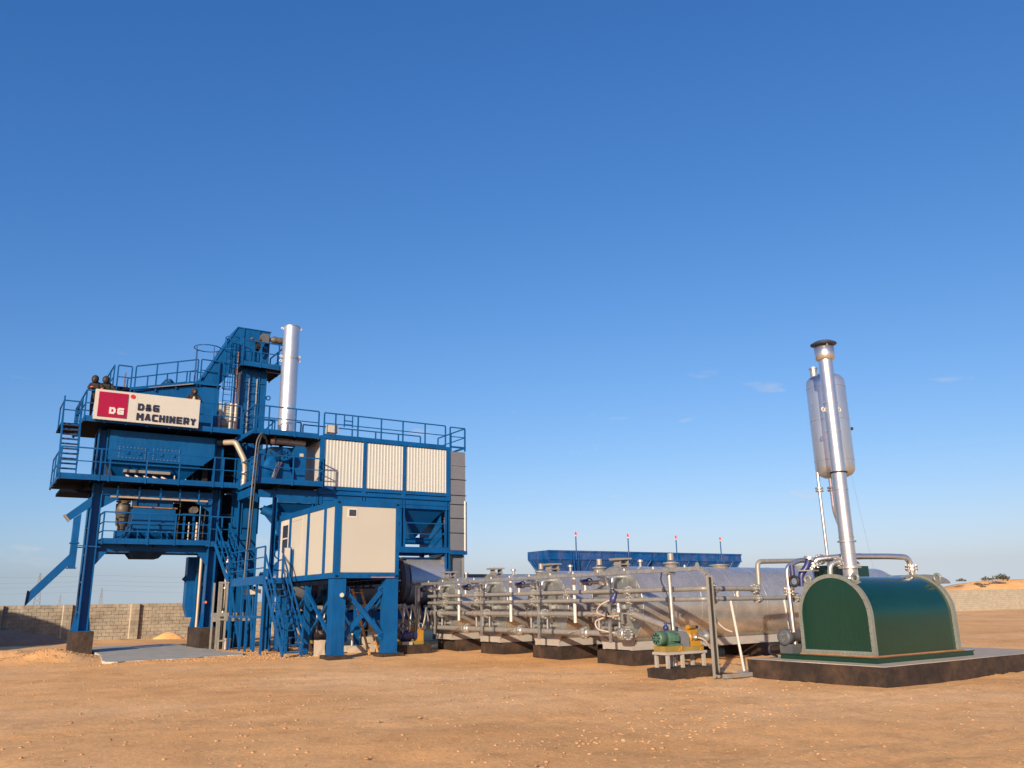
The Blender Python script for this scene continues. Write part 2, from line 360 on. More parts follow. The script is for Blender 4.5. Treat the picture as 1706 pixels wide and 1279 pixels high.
def text_mb(txt, x0, x1, z0, z1, y, depth, bold=.0):
    c = bpy.data.curves.new("t", 'FONT'); c.body = txt; c.size = 1; c.offset = bold; c.extrude = .02; c.resolution_u = 3
    o = bpy.data.objects.new("t", c); COL.objects.link(o)
    dg = bpy.context.evaluated_depsgraph_get(); dg.update(); me = o.evaluated_get(dg).to_mesh()
    vs = np.array([v.co[:] for v in me.vertices]); fs = [tuple(p.vertices) for p in me.polygons]
    o.evaluated_get(dg).to_mesh_clear(); bpy.data.objects.remove(o); bpy.data.curves.remove(c)
    mn, mxx = vs.min(0), vs.max(0); q = (vs-mn)/(mxx-mn)
    out = np.stack([x0+q[:, 0]*(x1-x0), y-q[:, 2]*depth, z0+q[:, 1]*(z1-z0)], 1)
    return MB().add(out, fs)

FONT = {'M': [[(0, 0), (0, 1), (.5, .42), (1, 1), (1, 0)]], 'A': [[(0, 0), (.42, 1), (.58, 1), (1, 0)], [(.2, .3), (.8, .3)]], 'C': [[(1, 1), (.18, 1), (0, .82), (0, .18), (.18, 0), (1, 0)]], 'H': [[(0, 0), (0, 1)], [(1, 0), (1, 1)], [(0, .5), (1, .5)]],
        'I': [[(.5, 0), (.5, 1)]], 'N': [[(0, 0), (0, 1), (1, 0), (1, 1)]], 'E': [[(1, 1), (0, 1), (0, 0), (1, 0)], [(0, .5), (.9, .5)]], 'R': [[(0, 0), (0, 1), (.85, 1), (1, .88), (1, .55), (.85, .42), (0, .42)], [(.5, .42), (1, 0)]],
        'Y': [[(0, 1), (.5, .48), (1, 1)], [(.5, .48), (.5, 0)]], 'D': [[(0, 0), (0, 1), (.72, 1), (1, .72), (1, .28), (.72, 0), (0, 0)]], 'G': [[(1, 1), (.18, 1), (0, .82), (0, .18), (.18, 0), (1, 0), (1, .48), (.6, .48)]],
        '&': [[(1, 0), (.12, .72), (.2, 1), (.66, 1), (.74, .76), (0, .3), (.14, 0), (.55, 0), (.98, .46)]]}
def lettering(txt, x0, x1, z0, z1, y, depth, tw=.2):
    """heavy block letters fitted into a box on a plane facing -y"""
    h = z1-z0; t = h*tw; units = [(.30 if c == 'I' else 1.16 if c == 'M' else 1.0) for c in txt]; gap = .26
    u = (x1-x0)/(sum(units)+gap*(len(txt)-1)); mb = MB(); x = x0; k = 0
    for c, w in zip(txt, units):
        for line in FONT[c]:
            P = [(x+t/2+px*(w*u-t), z0+t/2+pz*(h-t)) for px, pz in line]
            for a, b in zip(P, P[1:]):
                k += 1; dx, dz = b[0]-a[0], b[1]-a[1]; l = math.hypot(dx, dz); e = t*.5 if (abs(dx) < 1e-6 or abs(dz) < 1e-6) else t*.22
                a2 = (a[0]-dx/l*e, a[1]-dz/l*e); b2 = (b[0]+dx/l*e, b[1]+dz/l*e); nx_, nz_ = -dz/l*t/2, dx/l*t/2; yy = y-depth-.0004*(k % 7)
                q = [(a2[0]+nx_, a2[1]+nz_), (b2[0]+nx_, b2[1]+nz_), (b2[0]-nx_, b2[1]-nz_), (a2[0]-nx_, a2[1]-nz_)]
                mb.prism([(p_[0], min(max(p_[1], z0), z1)) for p_ in q], 'xz', yy, y)
        x += (w+gap)*u
    return mb
# ------------------------------------------------------------------ ground
def smooth_noise(x, y, s, seed):
    r = np.random.default_rng(seed); G = r.random((64, 64)); u = x/s; w = y/s
    i = np.floor(u).astype(int); j = np.floor(w).astype(int); f = u-i; g = w-j; f = f*f*(3-2*f); g = g*g*(3-2*g)
    a = G[i % 64, j % 64]; b = G[(i+1) % 64, j % 64]; c = G[i % 64, (j+1) % 64]; d = G[(i+1) % 64, (j+1) % 64]
    return (a*(1-f)+b*f)*(1-g)+(c*(1-f)+d*f)*g-.5
MOUNDS = [(3.0, 34.4, 1.0, 1.0, .24), (2.0, 37.2, 1.6, 1.2, .26), (.6, 38.6, 1.8, 1.3, .20), (4.0, 35.6, .7, .7, .10), (5.2, 30.6, 1.6, .5, .07), (7.5, 30.9, 2.2, .5, .08), (10.2, 33.0, 1.0, 1.0, .05), (1.2, 34.3, 2.2, 1.2, .16)]
TRACKS = [(7.2, -.20, .5, .17), (8.9, -.20, .5, .17), (15.5, -.36, .9, .17), (17.1, -.36, .9, .17), (24.0, -.62, .6, .18), (25.8, -.62, .6, .18), (5.2, .55, .4, .15), (6.9, .55, .4, .15)]
def hgt(x, y):
    x = np.asarray(x, float); y = np.asarray(y, float)
    h = .05*smooth_noise(x, y, 2.7, 1)+.03*smooth_noise(x, y, 1.1, 2)+.018*smooth_noise(x, y, .45, 3)
    r = np.hypot(x, y); h = h+np.clip((r-150)/2500, 0, 1)*0
    for cx, cy, sx, sy, a in MOUNDS:
        g = a*np.exp(-((x-cx)/sx)**2-((y-cy)/sy)**2); h = h+g*(1+.45*smooth_noise(x, y, .9, 4)+.3*smooth_noise(x, y, .35, 5))
    for a, b, c, w in TRACKS:                         # shallow wheel ruts
        yc = a+b*x+c*np.sin(x*.21+a); d = np.abs(y-yc); h = h+.030*np.exp(-((d-w*.95)/.10)**2)-.035*np.exp(-(d/(w*.62))**2)*(.7+.8*smooth_noise(x, y, .8, 6))
    return h-.012
def axis(lo, hi, step):
    fine = list(np.arange(lo, hi, step)); out = []; d = step; p = hi
    while p < 6000: out.append(p); d *= 1.22; p += d
    neg = []; d = step; p = lo
    while p > -6000: d *= 1.22; p -= d; neg.append(p)
    return np.array(neg[::-1]+fine+out)
xs = axis(-3, 34, .16); ys = axis(2, 46, .18)
GX, GY = np.meshgrid(xs, ys, indexing='ij'); GZ = hgt(GX, GY)
nx, ny = GX.shape
me = bpy.data.meshes.new("ground")
idx = np.arange(nx*ny).reshape(nx, ny)
q = np.stack([idx[:-1, :-1], idx[1:, :-1], idx[1:, 1:], idx[:-1, 1:]], -1).reshape(-1, 4)
me.from_pydata(np.stack([GX, GY, GZ], -1).reshape(-1, 3).tolist(), [], q.tolist())
me.polygons.foreach_set("use_smooth", [True]*len(q)); me.materials.append(M["desert_ground"])
ground = bpy.data.objects.new("ground", me); COL.objects.link(ground); ground["kind"] = "structure"; WO[ground] = V(0, 0, 0)

# concrete paving under the tower
poly = [(4.35, 32.6), (4.25, 31.5), (4.62, 31.1), (5.4, 31.35), (6.6, 31.2), (7.7, 31.7), (8.9, 31.9), (9.15, 32.6), (8.85, 34.2), (9.0, 36.5), (8.75, 38.2), (8.8, 43.8), (6.9, 44.0), (4.9, 43.8), (4.8, 38.2), (4.72, 36.2)]
rp = random.Random(4); edge = []
for (ax, ay), (bx_, by_) in zip(poly, poly[1:]+poly[:1]):
    k = max(1, int(math.hypot(bx_-ax, by_-ay)/.25)); edge += [(ax+(bx_-ax)*i/k+rp.uniform(-.05, .05), ay+(by_-ay)*i/k+rp.uniform(-.09, .09)) for i in range(k)]
pav = MB().prism(edge, 'xy', -.05, .062); part("pavement", pav, "concrete", kind="structure")
# distant sand ridges behind the block walls
def ridge(name, p0, p1, h0, h1, w, seed, n=90):
    mb = MB(); a = V(*p0, 0); b = V(*p1, 0); d = (b-a)/np.linalg.norm(b-a); nrm = V(-d[1], d[0], 0)
    prof = [(-1, 0), (-.7, .35), (-.4, .8), (-.15, 1), (.3, .9), (1, 0)]; vs = []
    for i in range(n+1):
        t = i/n; p = a+(b-a)*t; h = (h0+(h1-h0)*t)*(1+.5*float(smooth_noise(np.array(t*60.), np.array(seed*3.1), 5., seed))+.25*float(smooth_noise(np.array(t*60.), np.array(seed*1.7), 1.6, seed+9)))*min(1, 10*t+.02, 10*(1-t)+.02)
        for u, k in prof: vs.append(p+nrm*u*w+V(0, 0, max(-.1, h*k-.05)))
    k = len(prof); mb.add(vs, [(i*k+j, (i+1)*k+j, (i+1)*k+j+1, i*k+j+1) for i in range(n) for j in range(k-1)], True)
    return part(name, mb, "desert_ground", kind="structure")
ridge("dune", (150, 98), (330, 20), 4.6, 5.6, 14, 5)
ridge("dune", (-2, 130), (75, 165), .9, 3.4, 14, 6)
ridge("dune", (-60, 230), (80, 215), 1.9, 2.4, 20, 8)

# ------------------------------------------------------------------ block wall behind the tower
WY = 54.0
wall = thing("block_wall", "grey concrete block wall with piers standing behind the steel tower", "wall", (6, WY, 0))
part("core", B(-14, 46, WY+.02, WY+.18, -.3, 1.98), "mortar", wall)
blk = MB().box(-.193, .193, 0, .2, 0, .187); blk_me = [None]*4
for i in range(4):
    b = MB(); j = lambda: random.uniform(-.007, .007)
    b.add([(-.193+j(), j(), j()), (.193+j(), j(), j()), (.193, .2, 0), (-.193, .2, 0), (-.193+j(), j(), .187+j()), (.193+j(), j(), .187+j()), (.193, .2, .187), (-.193, .2, .187)],
          [(0, 1, 5, 4), (1, 2, 6, 5), (3, 0, 4, 7), (4, 5, 6, 7), (3, 2, 1, 0)]); blk_me[i] = mesh_from(b, V(0, 0, 0), "block_grey", "block")
    blk_me[i].update()
rest = MB(); nblk = 0
for row in range(10):
    off = .2 if row % 2 else 0
    for k in range(int(60/.4)):
        x = -14+.2+off+k*.4; z = row*.2+.006
        if 1.7 < x < 13.3 and nblk < 300:
            o = bpy.data.objects.new("block", random.choice(blk_me)); COL.objects.link(o); o.parent = wall
            o.location = (x-6, -.02+random.uniform(-.008, .008), z); nblk += 1
        elif x < 45.7: rest.box(x-.193, x+.193, WY-.02+random.uniform(-.008, .008), WY+.02, z, z+.187)
part("distant_blocks", rest, "block_grey", wall, kind="stuff")
for i, px in enumerate((-6.6, -2.6, 1.8, 5.15, 8.66, 12.9, 17.0, 21.0, 25.0, 29.0, 33.0, 37.0)):
    pr = MB()
    for row in range(10):
        if row % 2: pr.box(px-.2, px+.2, WY-.24, WY-.045, row*.2+.005, row*.2+.192)
        else:
            pr.box(px-.2, px-.008, WY-.24, WY-.045, row*.2+.005, row*.2+.192); pr.box(px+.008, px+.2, WY-.235, WY-.045, row*.2+.005, row*.2+.192)
    p = part("pier", pr, "block_grey", wall)
    part("pier_core", B(px-.185, px+.185, WY-.22, WY-.05, -.2, 1.96), "mortar", p)
    part("joint_strip", B(px-.27, px-.21, WY-.05, WY-.03, .02, 1.97), "pale_post", p)
# wall far to the right of the heater
wall2 = thing("block_wall", "long pale block wall below the sand dune beyond the green heater", "wall", (92, 47, 0))
xx = np.linspace(70, 130, 13)
for a, b in zip(xx, xx[1:]):
    part("panel", B(a+.06, b-.06, 47, 47.2, -.3, 2.04+random.uniform(-.02, .02)), "far_blocks", wall2)
    part("pier", B(a-.06, a+.06, 47.06, 47.2, -.3, 2.02), "mortar", wall2)

# sand heaps at the wall
def heap(name, label, cx, cy, rx, ry, h, m, seed, rot=0.):
    n = 26; mb = MB(); vs = []; r0 = np.random.default_rng(seed); ph = r0.random(8)*6.28
    for j in range(9):
        t = j/8
        for i in range(n):
            a = 2*PI*i/n; rr = (1-t)*(1+.10*math.sin(2*a+ph[0])+.06*math.sin(5*a+ph[1])+.03*r0.random())
            z = h*(1-(1-t)**1.5)*(1+.05*math.sin(3*a+ph[2])*(1-t)); vs.append((cx+rx*rr*math.cos(a), cy+ry*rr*math.sin(a), z-.05 if j else -.15))
    fs = [(j*n+i, j*n+(i+1) % n, (j+1)*n+(i+1) % n, (j+1)*n+i) for j in range(8) for i in range(n)]
    mb.add(vs, fs, True); return part(name, mb, m, label=label, cat="sand heap")
heap("sand_heap", "low brown sand heap at the foot of the block wall", 1.6, 51.3, 3.6, 1.3, .85, "heap_sand", 3)
heap("sand_heap", "small orange spoil heap against the block wall between two piers", 10.4, 52.8, 1.0, .5, .42, "desert_ground", 5)
heap("stockpile", "tall aggregate stockpile beside the block wall", -8.6, 43.9, 8.4, 8.0, 6.2, "heap_sand", 9)

# ------------------------------------------------------------------ loose stones
def stone_field(name, label, n, fn, smin, smax, power=2.2):
    base = [(0, 0, 1), (.9, 0, .4), (.28, .85, .45), (-.72, .53, .45), (-.72, -.53, .45), (.28, -.85, .45), (.72, .53, -.45), (-.28, .85, -.45), (-.9, 0, -.45), (-.28, -.85, -.45), (.72, -.53, -.45), (0, 0, -1)]
    F = [(0, 1, 2), (0, 2, 3), (0, 3, 4), (0, 4, 5), (0, 5, 1), (1, 6, 2), (2, 7, 3), (3, 8, 4), (4, 9, 5), (5, 10, 1), (6, 7, 2), (7, 8, 3), (8, 9, 4), (9, 10, 5), (10, 6, 1)]
    base = np.array(base); r = np.random.default_rng(n); XY = fn(r, n); Z = hgt(XY[:, 0], XY[:, 1])
    vs = []; fs = []
    for i in range(n):
        s = smin+(smax-smin)*r.random()**power; a = r.random()*6.28; c, sn = math.cos(a), math.sin(a)
        k = base*(1+.35*(r.random((12, 1))-.5))*np.array([s*(.8+.5*r.random()), s*(.7+.4*r.random()), s*.62])
        k = np.stack([k[:, 0]*c-k[:, 1]*sn+XY[i, 0], k[:, 0]*sn+k[:, 1]*c+XY[i, 1], k[:, 2]+Z[i]+s*.2], 1)
        o = len(vs); vs += k.tolist(); fs += [tuple(q+o for q in f) for f in F]
    mb = MB(); mb.v = vs; mb.f = fs; mb.sm = [False]*len(fs)
    o = part(name, mb, "stone", label=label, cat="stones", kind="stuff"); return o
def near_field(r, n):
    d = 6.5*np.exp(r.random(n)*math.log(6.2)); a = YAW+(r.random(n)-.5)*1.35
    return np.stack([d*np.sin(a), d*np.cos(a)], 1)
def clusters(cs):
    def f(r, n):
        k = r.integers(0, len(cs), n); c = np.array(cs)[k]
        return np.stack([c[:, 0]+r.normal(0, 1, n)*c[:, 2], c[:, 1]+r.normal(0, 1, n)*c[:, 3]], 1)
    return f
stone_field("loose_stones", "small pale stones scattered over the sandy ground", 9000, near_field, .004, .032, 5.5)
stone_field("loose_stones", "drifts of pale stones on the open sand before the heater", 1100, clusters([(10.5, 10.5, 1.2, .8), (9.2, 9.4, 1.6, .5), (13.2, 12.4, .8, .8), (7.0, 9.2, 1.2, .6), (9.0, 14.5, 1.5, 1.0), (12.3, 17.5, 1.0, .8)]), .005, .036, 4.5)
stone_field("gravel", "pale gravel heaped round the left tower footing", 3000, clusters([(3.6, 34.9, .7, .7), (4.2, 35.4, .5, .5), (2.6, 34.2, .9, .7), (3.0, 37.0, .8, .7), (6.2, 30.7, 1.4, .3), (9.4, 33.4, .4, 1.6), (9.6, 30.0, .8, .8)]), .010, .045, 2.4)

# ------------------------------------------------------------------ far background
def pylon(label, x, y, h, z0=0, arms=3):
    P = thing("pylon", label, "pylon", (x, y, z0), "pylons on the horizon"); b = h*.09; w = h*.012; r = h*.0045
    mb = MB()
    for sx in (-1, 1):
        for sy in (-1, 1): mb.beam((x+sx*b, y+sy*b, z0-1), (x+sx*w, y+sy*w, z0+h), r*2)
    part("leg_frame", mb, "pylon_steel", P)
    lat = MB()
    for k in range(9):
        z1 = k/9; z2 = (k+1)/9; q = lambda t: b+(w-b)*t
        for sy in (-1, 1):
            lat.beam((x-q(z1), y+sy*q(z1), z0+h*z1), (x+q(z2), y+sy*q(z2), z0+h*z2), r); lat.beam((x+q(z1), y+sy*q(z1), z0+h*z1), (x-q(z2), y+sy*q(z2), z0+h*z2), r)
    part("lattice", lat, "pylon_steel", P)
    d = V(rt.x, rt.y, 0)
    for i in range(arms):
        z = z0+h*(.62+.14*i); L = h*(.15-.025*i); part("cross_arm", MB().beam(V(x, y, z)-d*L, V(x, y, z)+d*L, r*2.4), "pylon_steel", P)
    return P
def at(px_ratio, dist):  # direction given as x/y bearing ratio
    k = dist/math.hypot(px_ratio, 1); return px_ratio*k, k
PY = [("tall lattice pylon rising behind the long blue chute", .0661, 700, 27), ("small lattice pylon beyond the wall, next past the chute", .0869, 1500, 22), ("lattice pylon above the block wall between the tower legs", .1255, 1100, 24), ("slim lattice mast over the dune beyond the heater", 1.985, 900, 17)]
pyl = []
for lb, ratio, dist, h in PY:
    x, y = at(ratio, dist); pyl.append((x, y, h)); pylon(lb, x, y, h)
for i, (x, y, h) in enumerate(pyl[:1]):
    pass
wx0, wy0 = at(-.25, 900); wx1, wy1 = at(.32, 900)
for i, z in enumerate((12, 17, 21, 26)):
    mb = MB(); pts = []
    for k in range(41):
        t = k/40; u = (t*3) % 1; sag = -4*(u-u*u)*2.2; pts.append((wx0+(wx1-wx0)*t, wy0+(wy1-wy0)*t, z+sag+5))
    mb.path(pts, .055, 4); part("power_line", mb, "pylon_steel", label="thin power line behind the tower, "+("lowest of four", "second of four from the ground", "third of four from the ground", "highest of four")[i], cat="power line", group="power lines")
def shrub(label, x, y, z, r):
    mb = MB(); q = np.random.default_rng(int(x*7+y))
    for k in range(160):
        a = q.random()*6.28; e = q.random()**.6; p = V(x+r*1.8*e*math.cos(a), y+r*.8*e*math.sin(a), z+r*(1-e*.8)*q.random()*.8)
        n1 = q.normal(0, 1, 3)*r*.16; n2 = q.normal(0, 1, 3)*r*.16; mb.add([p, p+n1, p+n2], [(0, 1, 2)])
    return part("shrub", mb, "shrub", label=label, cat="shrub", group="shrubs on the dune")
for i, (ratio, d, z, r) in enumerate([(1.80, 182, 3.9, .8), (1.865, 178, 3.1, .7), (1.885, 180, 2.7, .5), (1.905, 182, 4.0, .9), (1.96, 185, 4.1, 1.3), (1.98, 185, 4.2, 1.0)]):
    x, y = at(ratio, d); shrub(["small round shrub on the dune near the shelter roof", "low dark shrub half way up the dune slope", "smallest scrap of scrub on the dune slope", "wide low shrub on the dune crest", "largest dark bush on the dune crest", "dark bush on the dune crest beside the largest one"][i], x, y, z, r)
shed = thing("shed", "low grey flat roofed shed showing behind the bitumen tanks", "shed", (39, 61, 0))
part("wall", B(35.5, 47, 60.6, 66, 0, 3.5), "grey_sheet", shed); part("roof", B(34.6, 47.5, 60, 66.5, 3.55, 3.95), "shed_roof", shed)
dome = thing("vaulted_shelter", "grey curved shelter roof peeping out behind the green heater", "shelter", (49.4, 30, 0))
arc = [(49.0+2.7*math.cos(PI*k/12), 2.35+.55*math.sin(PI*k/12)) for k in range(13)]
part("roof", MB().prism(arc, 'xz', 29.4, 32), "grey_sheet", dome)
for sx in (47.0, 49.6):
    for sy in (29.6, 31.8): part("post", B(sx-.05, sx+.05, sy-.05, sy+.05, -.05, 2.4), "grey_sheet", dome)
# ------------------------------------------------------------------ concrete footings of the tower
def rough_box(x0, x1, y0, y1, z0, z1, amp=.012, n=4):
    mb = MB(); r = random.Random(int(x0*100+y0)); P = lambda u, w, t: (x0+(x1-x0)*u+r.uniform(-amp, amp), y0+(y1-y0)*w+r.uniform(-amp, amp), z0+(z1-z0)*t+r.uniform(-amp, amp)*(t > 0))
    g = {}
    def vid(i, j, k):
        if (i, j, k) not in g: g[i, j, k] = len(vs); vs.append(P(i/n, j/n, k/2))
        return g[i, j, k]
    vs = []; fs = []
    for i in range(n):
        for j in range(n): fs.append((vid(i, j, 2), vid(i+1, j, 2), vid(i+1, j+1, 2), vid(i, j+1, 2)))
        for k in range(2):
            fs.append((vid(i, 0, k), vid(i+1, 0, k), vid(i+1, 0, k+1), vid(i, 0, k+1))); fs.append((vid(i+1, n, k), vid(i, n, k), vid(i, n, k+1), vid(i+1, n, k+1)))
            fs.append((vid(0, i+1, k), vid(0, i, k), vid(0, i, k+1), vid(0, i+1, k+1))); fs.append((vid(n, i, k), vid(n, i+1, k), vid(n, i+1, k+1), vid(n, i, k+1)))
    return mb.add(vs, fs)
def footing(label, *a, group=None):
    return part("concrete_footing", rough_box(*a), "tar_concrete", label=label, cat="footing", group=group)
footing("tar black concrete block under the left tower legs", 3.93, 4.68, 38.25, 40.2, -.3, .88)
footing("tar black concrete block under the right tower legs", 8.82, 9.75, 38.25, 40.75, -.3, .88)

# ------------------------------------------------------------------ mixing tower frame
tw = thing("mixing_tower", "tall blue steel tower frame of the asphalt plant with railed decks", "tower", (6.6, 39, .88))
BL = "blue_paint"
for (x0, x1, y0) in ((4.08, 4.46, 38.5), (4.08, 4.46, 39.55), (8.93, 9.3, 38.5), (8.93, 9.3, 40.2)):
    c = part("leg", MB().column(x0, x1, y0, y0+.36, .91, 9.22), BL, tw)
    part("base_plate", B(x0-.12, x1+.12, y0-.12, y0+.48, .88, .91), BL, c)
    for xg, s in ((x0, -1), (x1, 1)):
        for yy in (y0+.05, y0+.3): part("gusset", MB().prism([(xg, .91), (xg+s*.11, .91), (xg, 1.55)], 'xz', yy, yy+.015), BL, c)
for xc in (4.27,):
    for z in (1.6, 2.8, 3.9, 5.0, 6.0): part("cross_brace", MB().beam((xc-.17, 38.86, z), (xc-.17, 39.55, z+.1), .05), BL, tw)
for z in (1.8, 3.2): part("cross_brace", MB().beam((9.1, 38.86, z), (9.1, 40.2, z+1.2), .07), BL, tw)
for (z0, z1) in ((6.42, 6.72), (4.06, 4.42)):
    for y in ((38.52, 40.3) if z0 > 5 else (38.88, 40.3)): part("cross_beam", MB().channel_x(4.47, 8.92, y, z0, z1, .16), BL, tw)
for (x, s) in ((4.46, 1), (8.93, -1)):
    part("knee_gusset", MB().prism([(x, 6.42), (x+s*.75, 6.42), (x+s*.7, 6.3), (x, 5.85)], 'xz', 38.6, 38.64), BL, tw)
    part("knee_gusset", MB().prism([(x, 4.06), (x+s*.42, 4.06), (x, 3.5)], 'xz', 38.6, 38.64), BL, tw)
# three decks
def deck(parent, x0, x1, y0, y1, z, m="navy_shade_steel", edge=.085):
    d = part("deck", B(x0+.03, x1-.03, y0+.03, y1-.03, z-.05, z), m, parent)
    part("edge_beam", MB().channel_x(x0, x1, y0, z-edge, z+.015, .1), BL, d)
    part("edge_beam", B(x0, x0+.03, y0+.1, y1, z-edge, z+.012), BL, d); part("edge_beam", B(x1-.03, x1, y0+.1, y1, z-edge, z+.012), BL, d)
    n = int((x1-x0)/1.3)
    for i in range(1, n+1):
        x = x0+(x1-x0)*i/(n+1); part("joist", B(x-.03, x+.03, y0+.11, y1-.05, z-.16, z-.055), m, d)
    return d
deck(tw, 4.5, 8.9, 38.3, 41.0, 4.46)
deck(tw, 8.75, 9.9, 38.25, 40.0, 4.42)
deck(tw, 2.66, 9.86, 37.6, 41.6, 6.97)
deck(tw, 3.32, 9.78, 37.6, 41.8, 9.42)
part("under_platform", B(2.9, 4.3, 38.9, 40.9, 6.5, 6.62), "navy_shade_steel", tw)
# railings
railing(tw, [(4.6, 38.3, 4.46), (8.9, 38.3, 4.46)], 1.22, mids=(.36, .66), posts=(0, .41, .66, 1))
railing(tw, [(4.6, 38.32, 4.46), (4.6, 41.0, 4.46)], 1.22, mids=(.36, .66))
railing(tw, [(8.9, 38.25, 4.42), (9.88, 38.25, 4.42)], 1.22, posts=(0, .5, 1))
railing(tw, [(2.7, 37.6, 6.97), (9.83, 37.6, 6.97)], 1.22, posts=(0, .205, .255, .455, .64, .845, .9, 1))
railing(tw, [(2.7, 37.62, 6.97), (2.7, 41.5, 6.97)], 1.22)
railing(tw, [(3.36, 37.6, 9.42), (9.75, 37.6, 9.42)], 1.22, posts=(0, .12, .25, .38, .52, .66, .80, 1))
railing(tw, [(3.36, 37.62, 9.42), (3.36, 41.7, 9.42)], 1.22)
railing(tw, [(3.4, 41.75, 9.42), (9.7, 41.75, 9.42)], 1.22)
st = stairs(tw, (2.98, 37.75, 7.0), (2.98, 38.75, 9.42), .66, 11)
sh_ = part("stair_guard", MB().beam((2.65, 38.75, 10.35), (3.31, 38.75, 10.35), .05), BL, tw)
part("guard_bar", MB().beam((2.65, 38.75, 9.95), (3.31, 38.75, 9.95), .04), BL, sh_)
for x in (2.65, 3.31):
    part("guard_post", MB().beam((x, 38.75, 9.3), (x, 38.75, 10.55), .06), BL, sh_); part("guard_side", MB().beam((x, 38.75, 10.35), (x, 40.5, 10.35), .05), BL, sh_); part("guard_post", MB().beam((x, 40.5, 9.3), (x, 40.5, 10.38), .06), BL, sh_)
part("stair_head", B(2.62, 3.34, 38.78, 41.0, 9.32, 9.40), "navy_shade_steel", tw)
# sign board hung on the upper railing
sg = thing("sign_board", "large white sign board with red square hung on the upper tower railing", "sign", (5.75, 37.42, 9.39))
SY = 37.40
part("board", B(3.66, 5.28, SY, SY+.12, 9.40, 10.68), "sign_white", sg); part("board", B(5.283, 7.86, SY, SY+.12, 9.40, 10.68), "sign_white", sg)
rs = part("red_square", B(3.80, 4.92, SY-.03, SY, 9.52, 10.58), "sign_red", sg)
part("logo_letters", lettering("DG", 4.235, 4.80, 9.66, 9.945, SY-.031, .02, .30), "logo_white", rs)
part("red_disc", MB().tube((5.10, SY-.03, 10.5), (5.10, SY, 10.5), .09, 16), "red_plastic", sg)
part("lettering", lettering("D&G", 5.33, 6.17, 9.935, 10.235, SY-.001, .035, .25), "sign_navy", sg)
part("lettering", lettering("MACHINERY", 5.31, 7.73, 9.505, 9.815, SY-.001, .035, .25), "sign_navy", sg)
for x in (4.3, 6.6, 7.4): part("bracket", B(x-.04, x+.04, SY+.12, 37.57, 10.35, 10.40), BL, sg)

# ------------------------------------------------------------------ hot aggregate bin between the decks
bn = thing("hot_bin", "wide blue hopper bin with two bolted hatches above the lower deck", "hopper", (6.7, 39.8, 6.98))
part("bin_wall", MB().prism([(4.5, 9.2), (8.88, 9.2), (8.88, 8.33), (8.44, 7.95), (4.5, 7.95)], 'xz', 38.42, 40.9), BL, bn)
part("hopper", MB().frustum(4.95, 7.5, 39.15, 40.3, 7.02, 4.5, 8.44, 38.43, 40.9, 7.95), BL, bn)
part("rib", B(4.5, 8.44, 38.39, 38.42, 7.9, 7.98), BL, bn)
for x0, x1 in ((4.88, 6.0), (6.25, 7.40)):
    h = part("hatch", B(x0, x1, 38.40, 38.42, 7.99, 8.52), BL, bn)
    bb = bolts_row((x0+.04, 38.4, 8.48), (x1-.04, 38.4, 8.48), 8); q = bolts_row((x0+.04, 38.4, 8.03), (x1-.04, 38.4, 8.03), 8)
    bb.add(q.v, q.f); q = bolts_row((x0+.04, 38.4, 8.1), (x0+.04, 38.4, 8.4), 4); bb.add(q.v, q.f); q = bolts_row((x1-.04, 38.4, 8.1), (x1-.04, 38.4, 8.4), 4); bb.add(q.v, q.f)
    part("hatch_bolts", bb, "grey_paint", h, kind="stuff")
    for xx in (x0+.33, x1-.3): part("handle", MB().path([(xx, 38.4, 8.18), (xx+.04, 38.33, 8.2), (xx+.04, 38.33, 8.34), (xx, 38.4, 8.36)], .016, 6), BL, h)
for i in range(5):
    x = 5.35+i*.36
    g = part("gate_cylinder", MB().tube((x, 38.85, 7.34), (x+.26, 38.65, 7.18), .05, 8), "hose_beige", bn)
    part("piston_rod", T((x-.12, 39.05, 7.42), (x, 38.95, 7.34), .02, 6), "bright_steel", g)
part("gate_shelf", B(5.2, 7.1, 38.62, 39.05, 7.44, 7.56), "grey_paint", bn)
part("level_probe", T((7.3, 38.7, 7.0), (7.3, 38.7, 7.42), .04, 8), "gauge_white", bn)
for x0, m_ in ((8.2, "navy_shade_steel"), (8.55, "dark_steel")): part("weigh_cell", B(x0, x0+.25, 39.1, 40.6, 7.0, 8.2), m_, bn)

# ------------------------------------------------------------------ mixer on the middle deck
mxr = thing("asphalt_mixer", "blue twin shaft asphalt mixer standing on the middle tower deck", "mixer", (6.6, 39.4, 4.46))
part("upper_housing", MB().box(5.76, 7.5, 38.85, 40.4, 5.3, 5.97), BL, mxr)
part("rim", B(5.70, 7.56, 38.79, 40.46, 5.97, 6.03), "rust_edge", mxr)
part("feed_box", B(5.9, 7.4, 39.0, 40.3, 6.03, 6.5), BL, mxr)
tr = [(38.78+.0, 5.3)]; tr = [(39.62+.86*math.cos(PI+PI*k/14), 5.25+.74*math.sin(PI+PI*k/14)) for k in range(15)]
part("trough", MB().prism(tr, 'yz', 5.72, 7.52), BL, mxr)
part("trough_flange", B(5.70, 7.54, 38.70, 40.54, 5.24, 5.30), BL, mxr)
for x in (6.0, 6.35, 6.95, 7.2): part("foot", MB().prism([(38.55, 4.47), (38.95, 4.47), (38.78, 5.0)], 'yz', x, x+.03), BL, mxr)
part("bolts", bolts_row((6.45, 38.83, 4.95), (7.3, 38.83, 4.95), 4, .03), "bolt", mxr)
part("discharge_hopper", MB().frustum(5.93, 6.95, 38.8, 39.9, 3.82, 5.75, 7.19, 38.6, 40.2, 4.1), "navy_shade_steel", mxr)
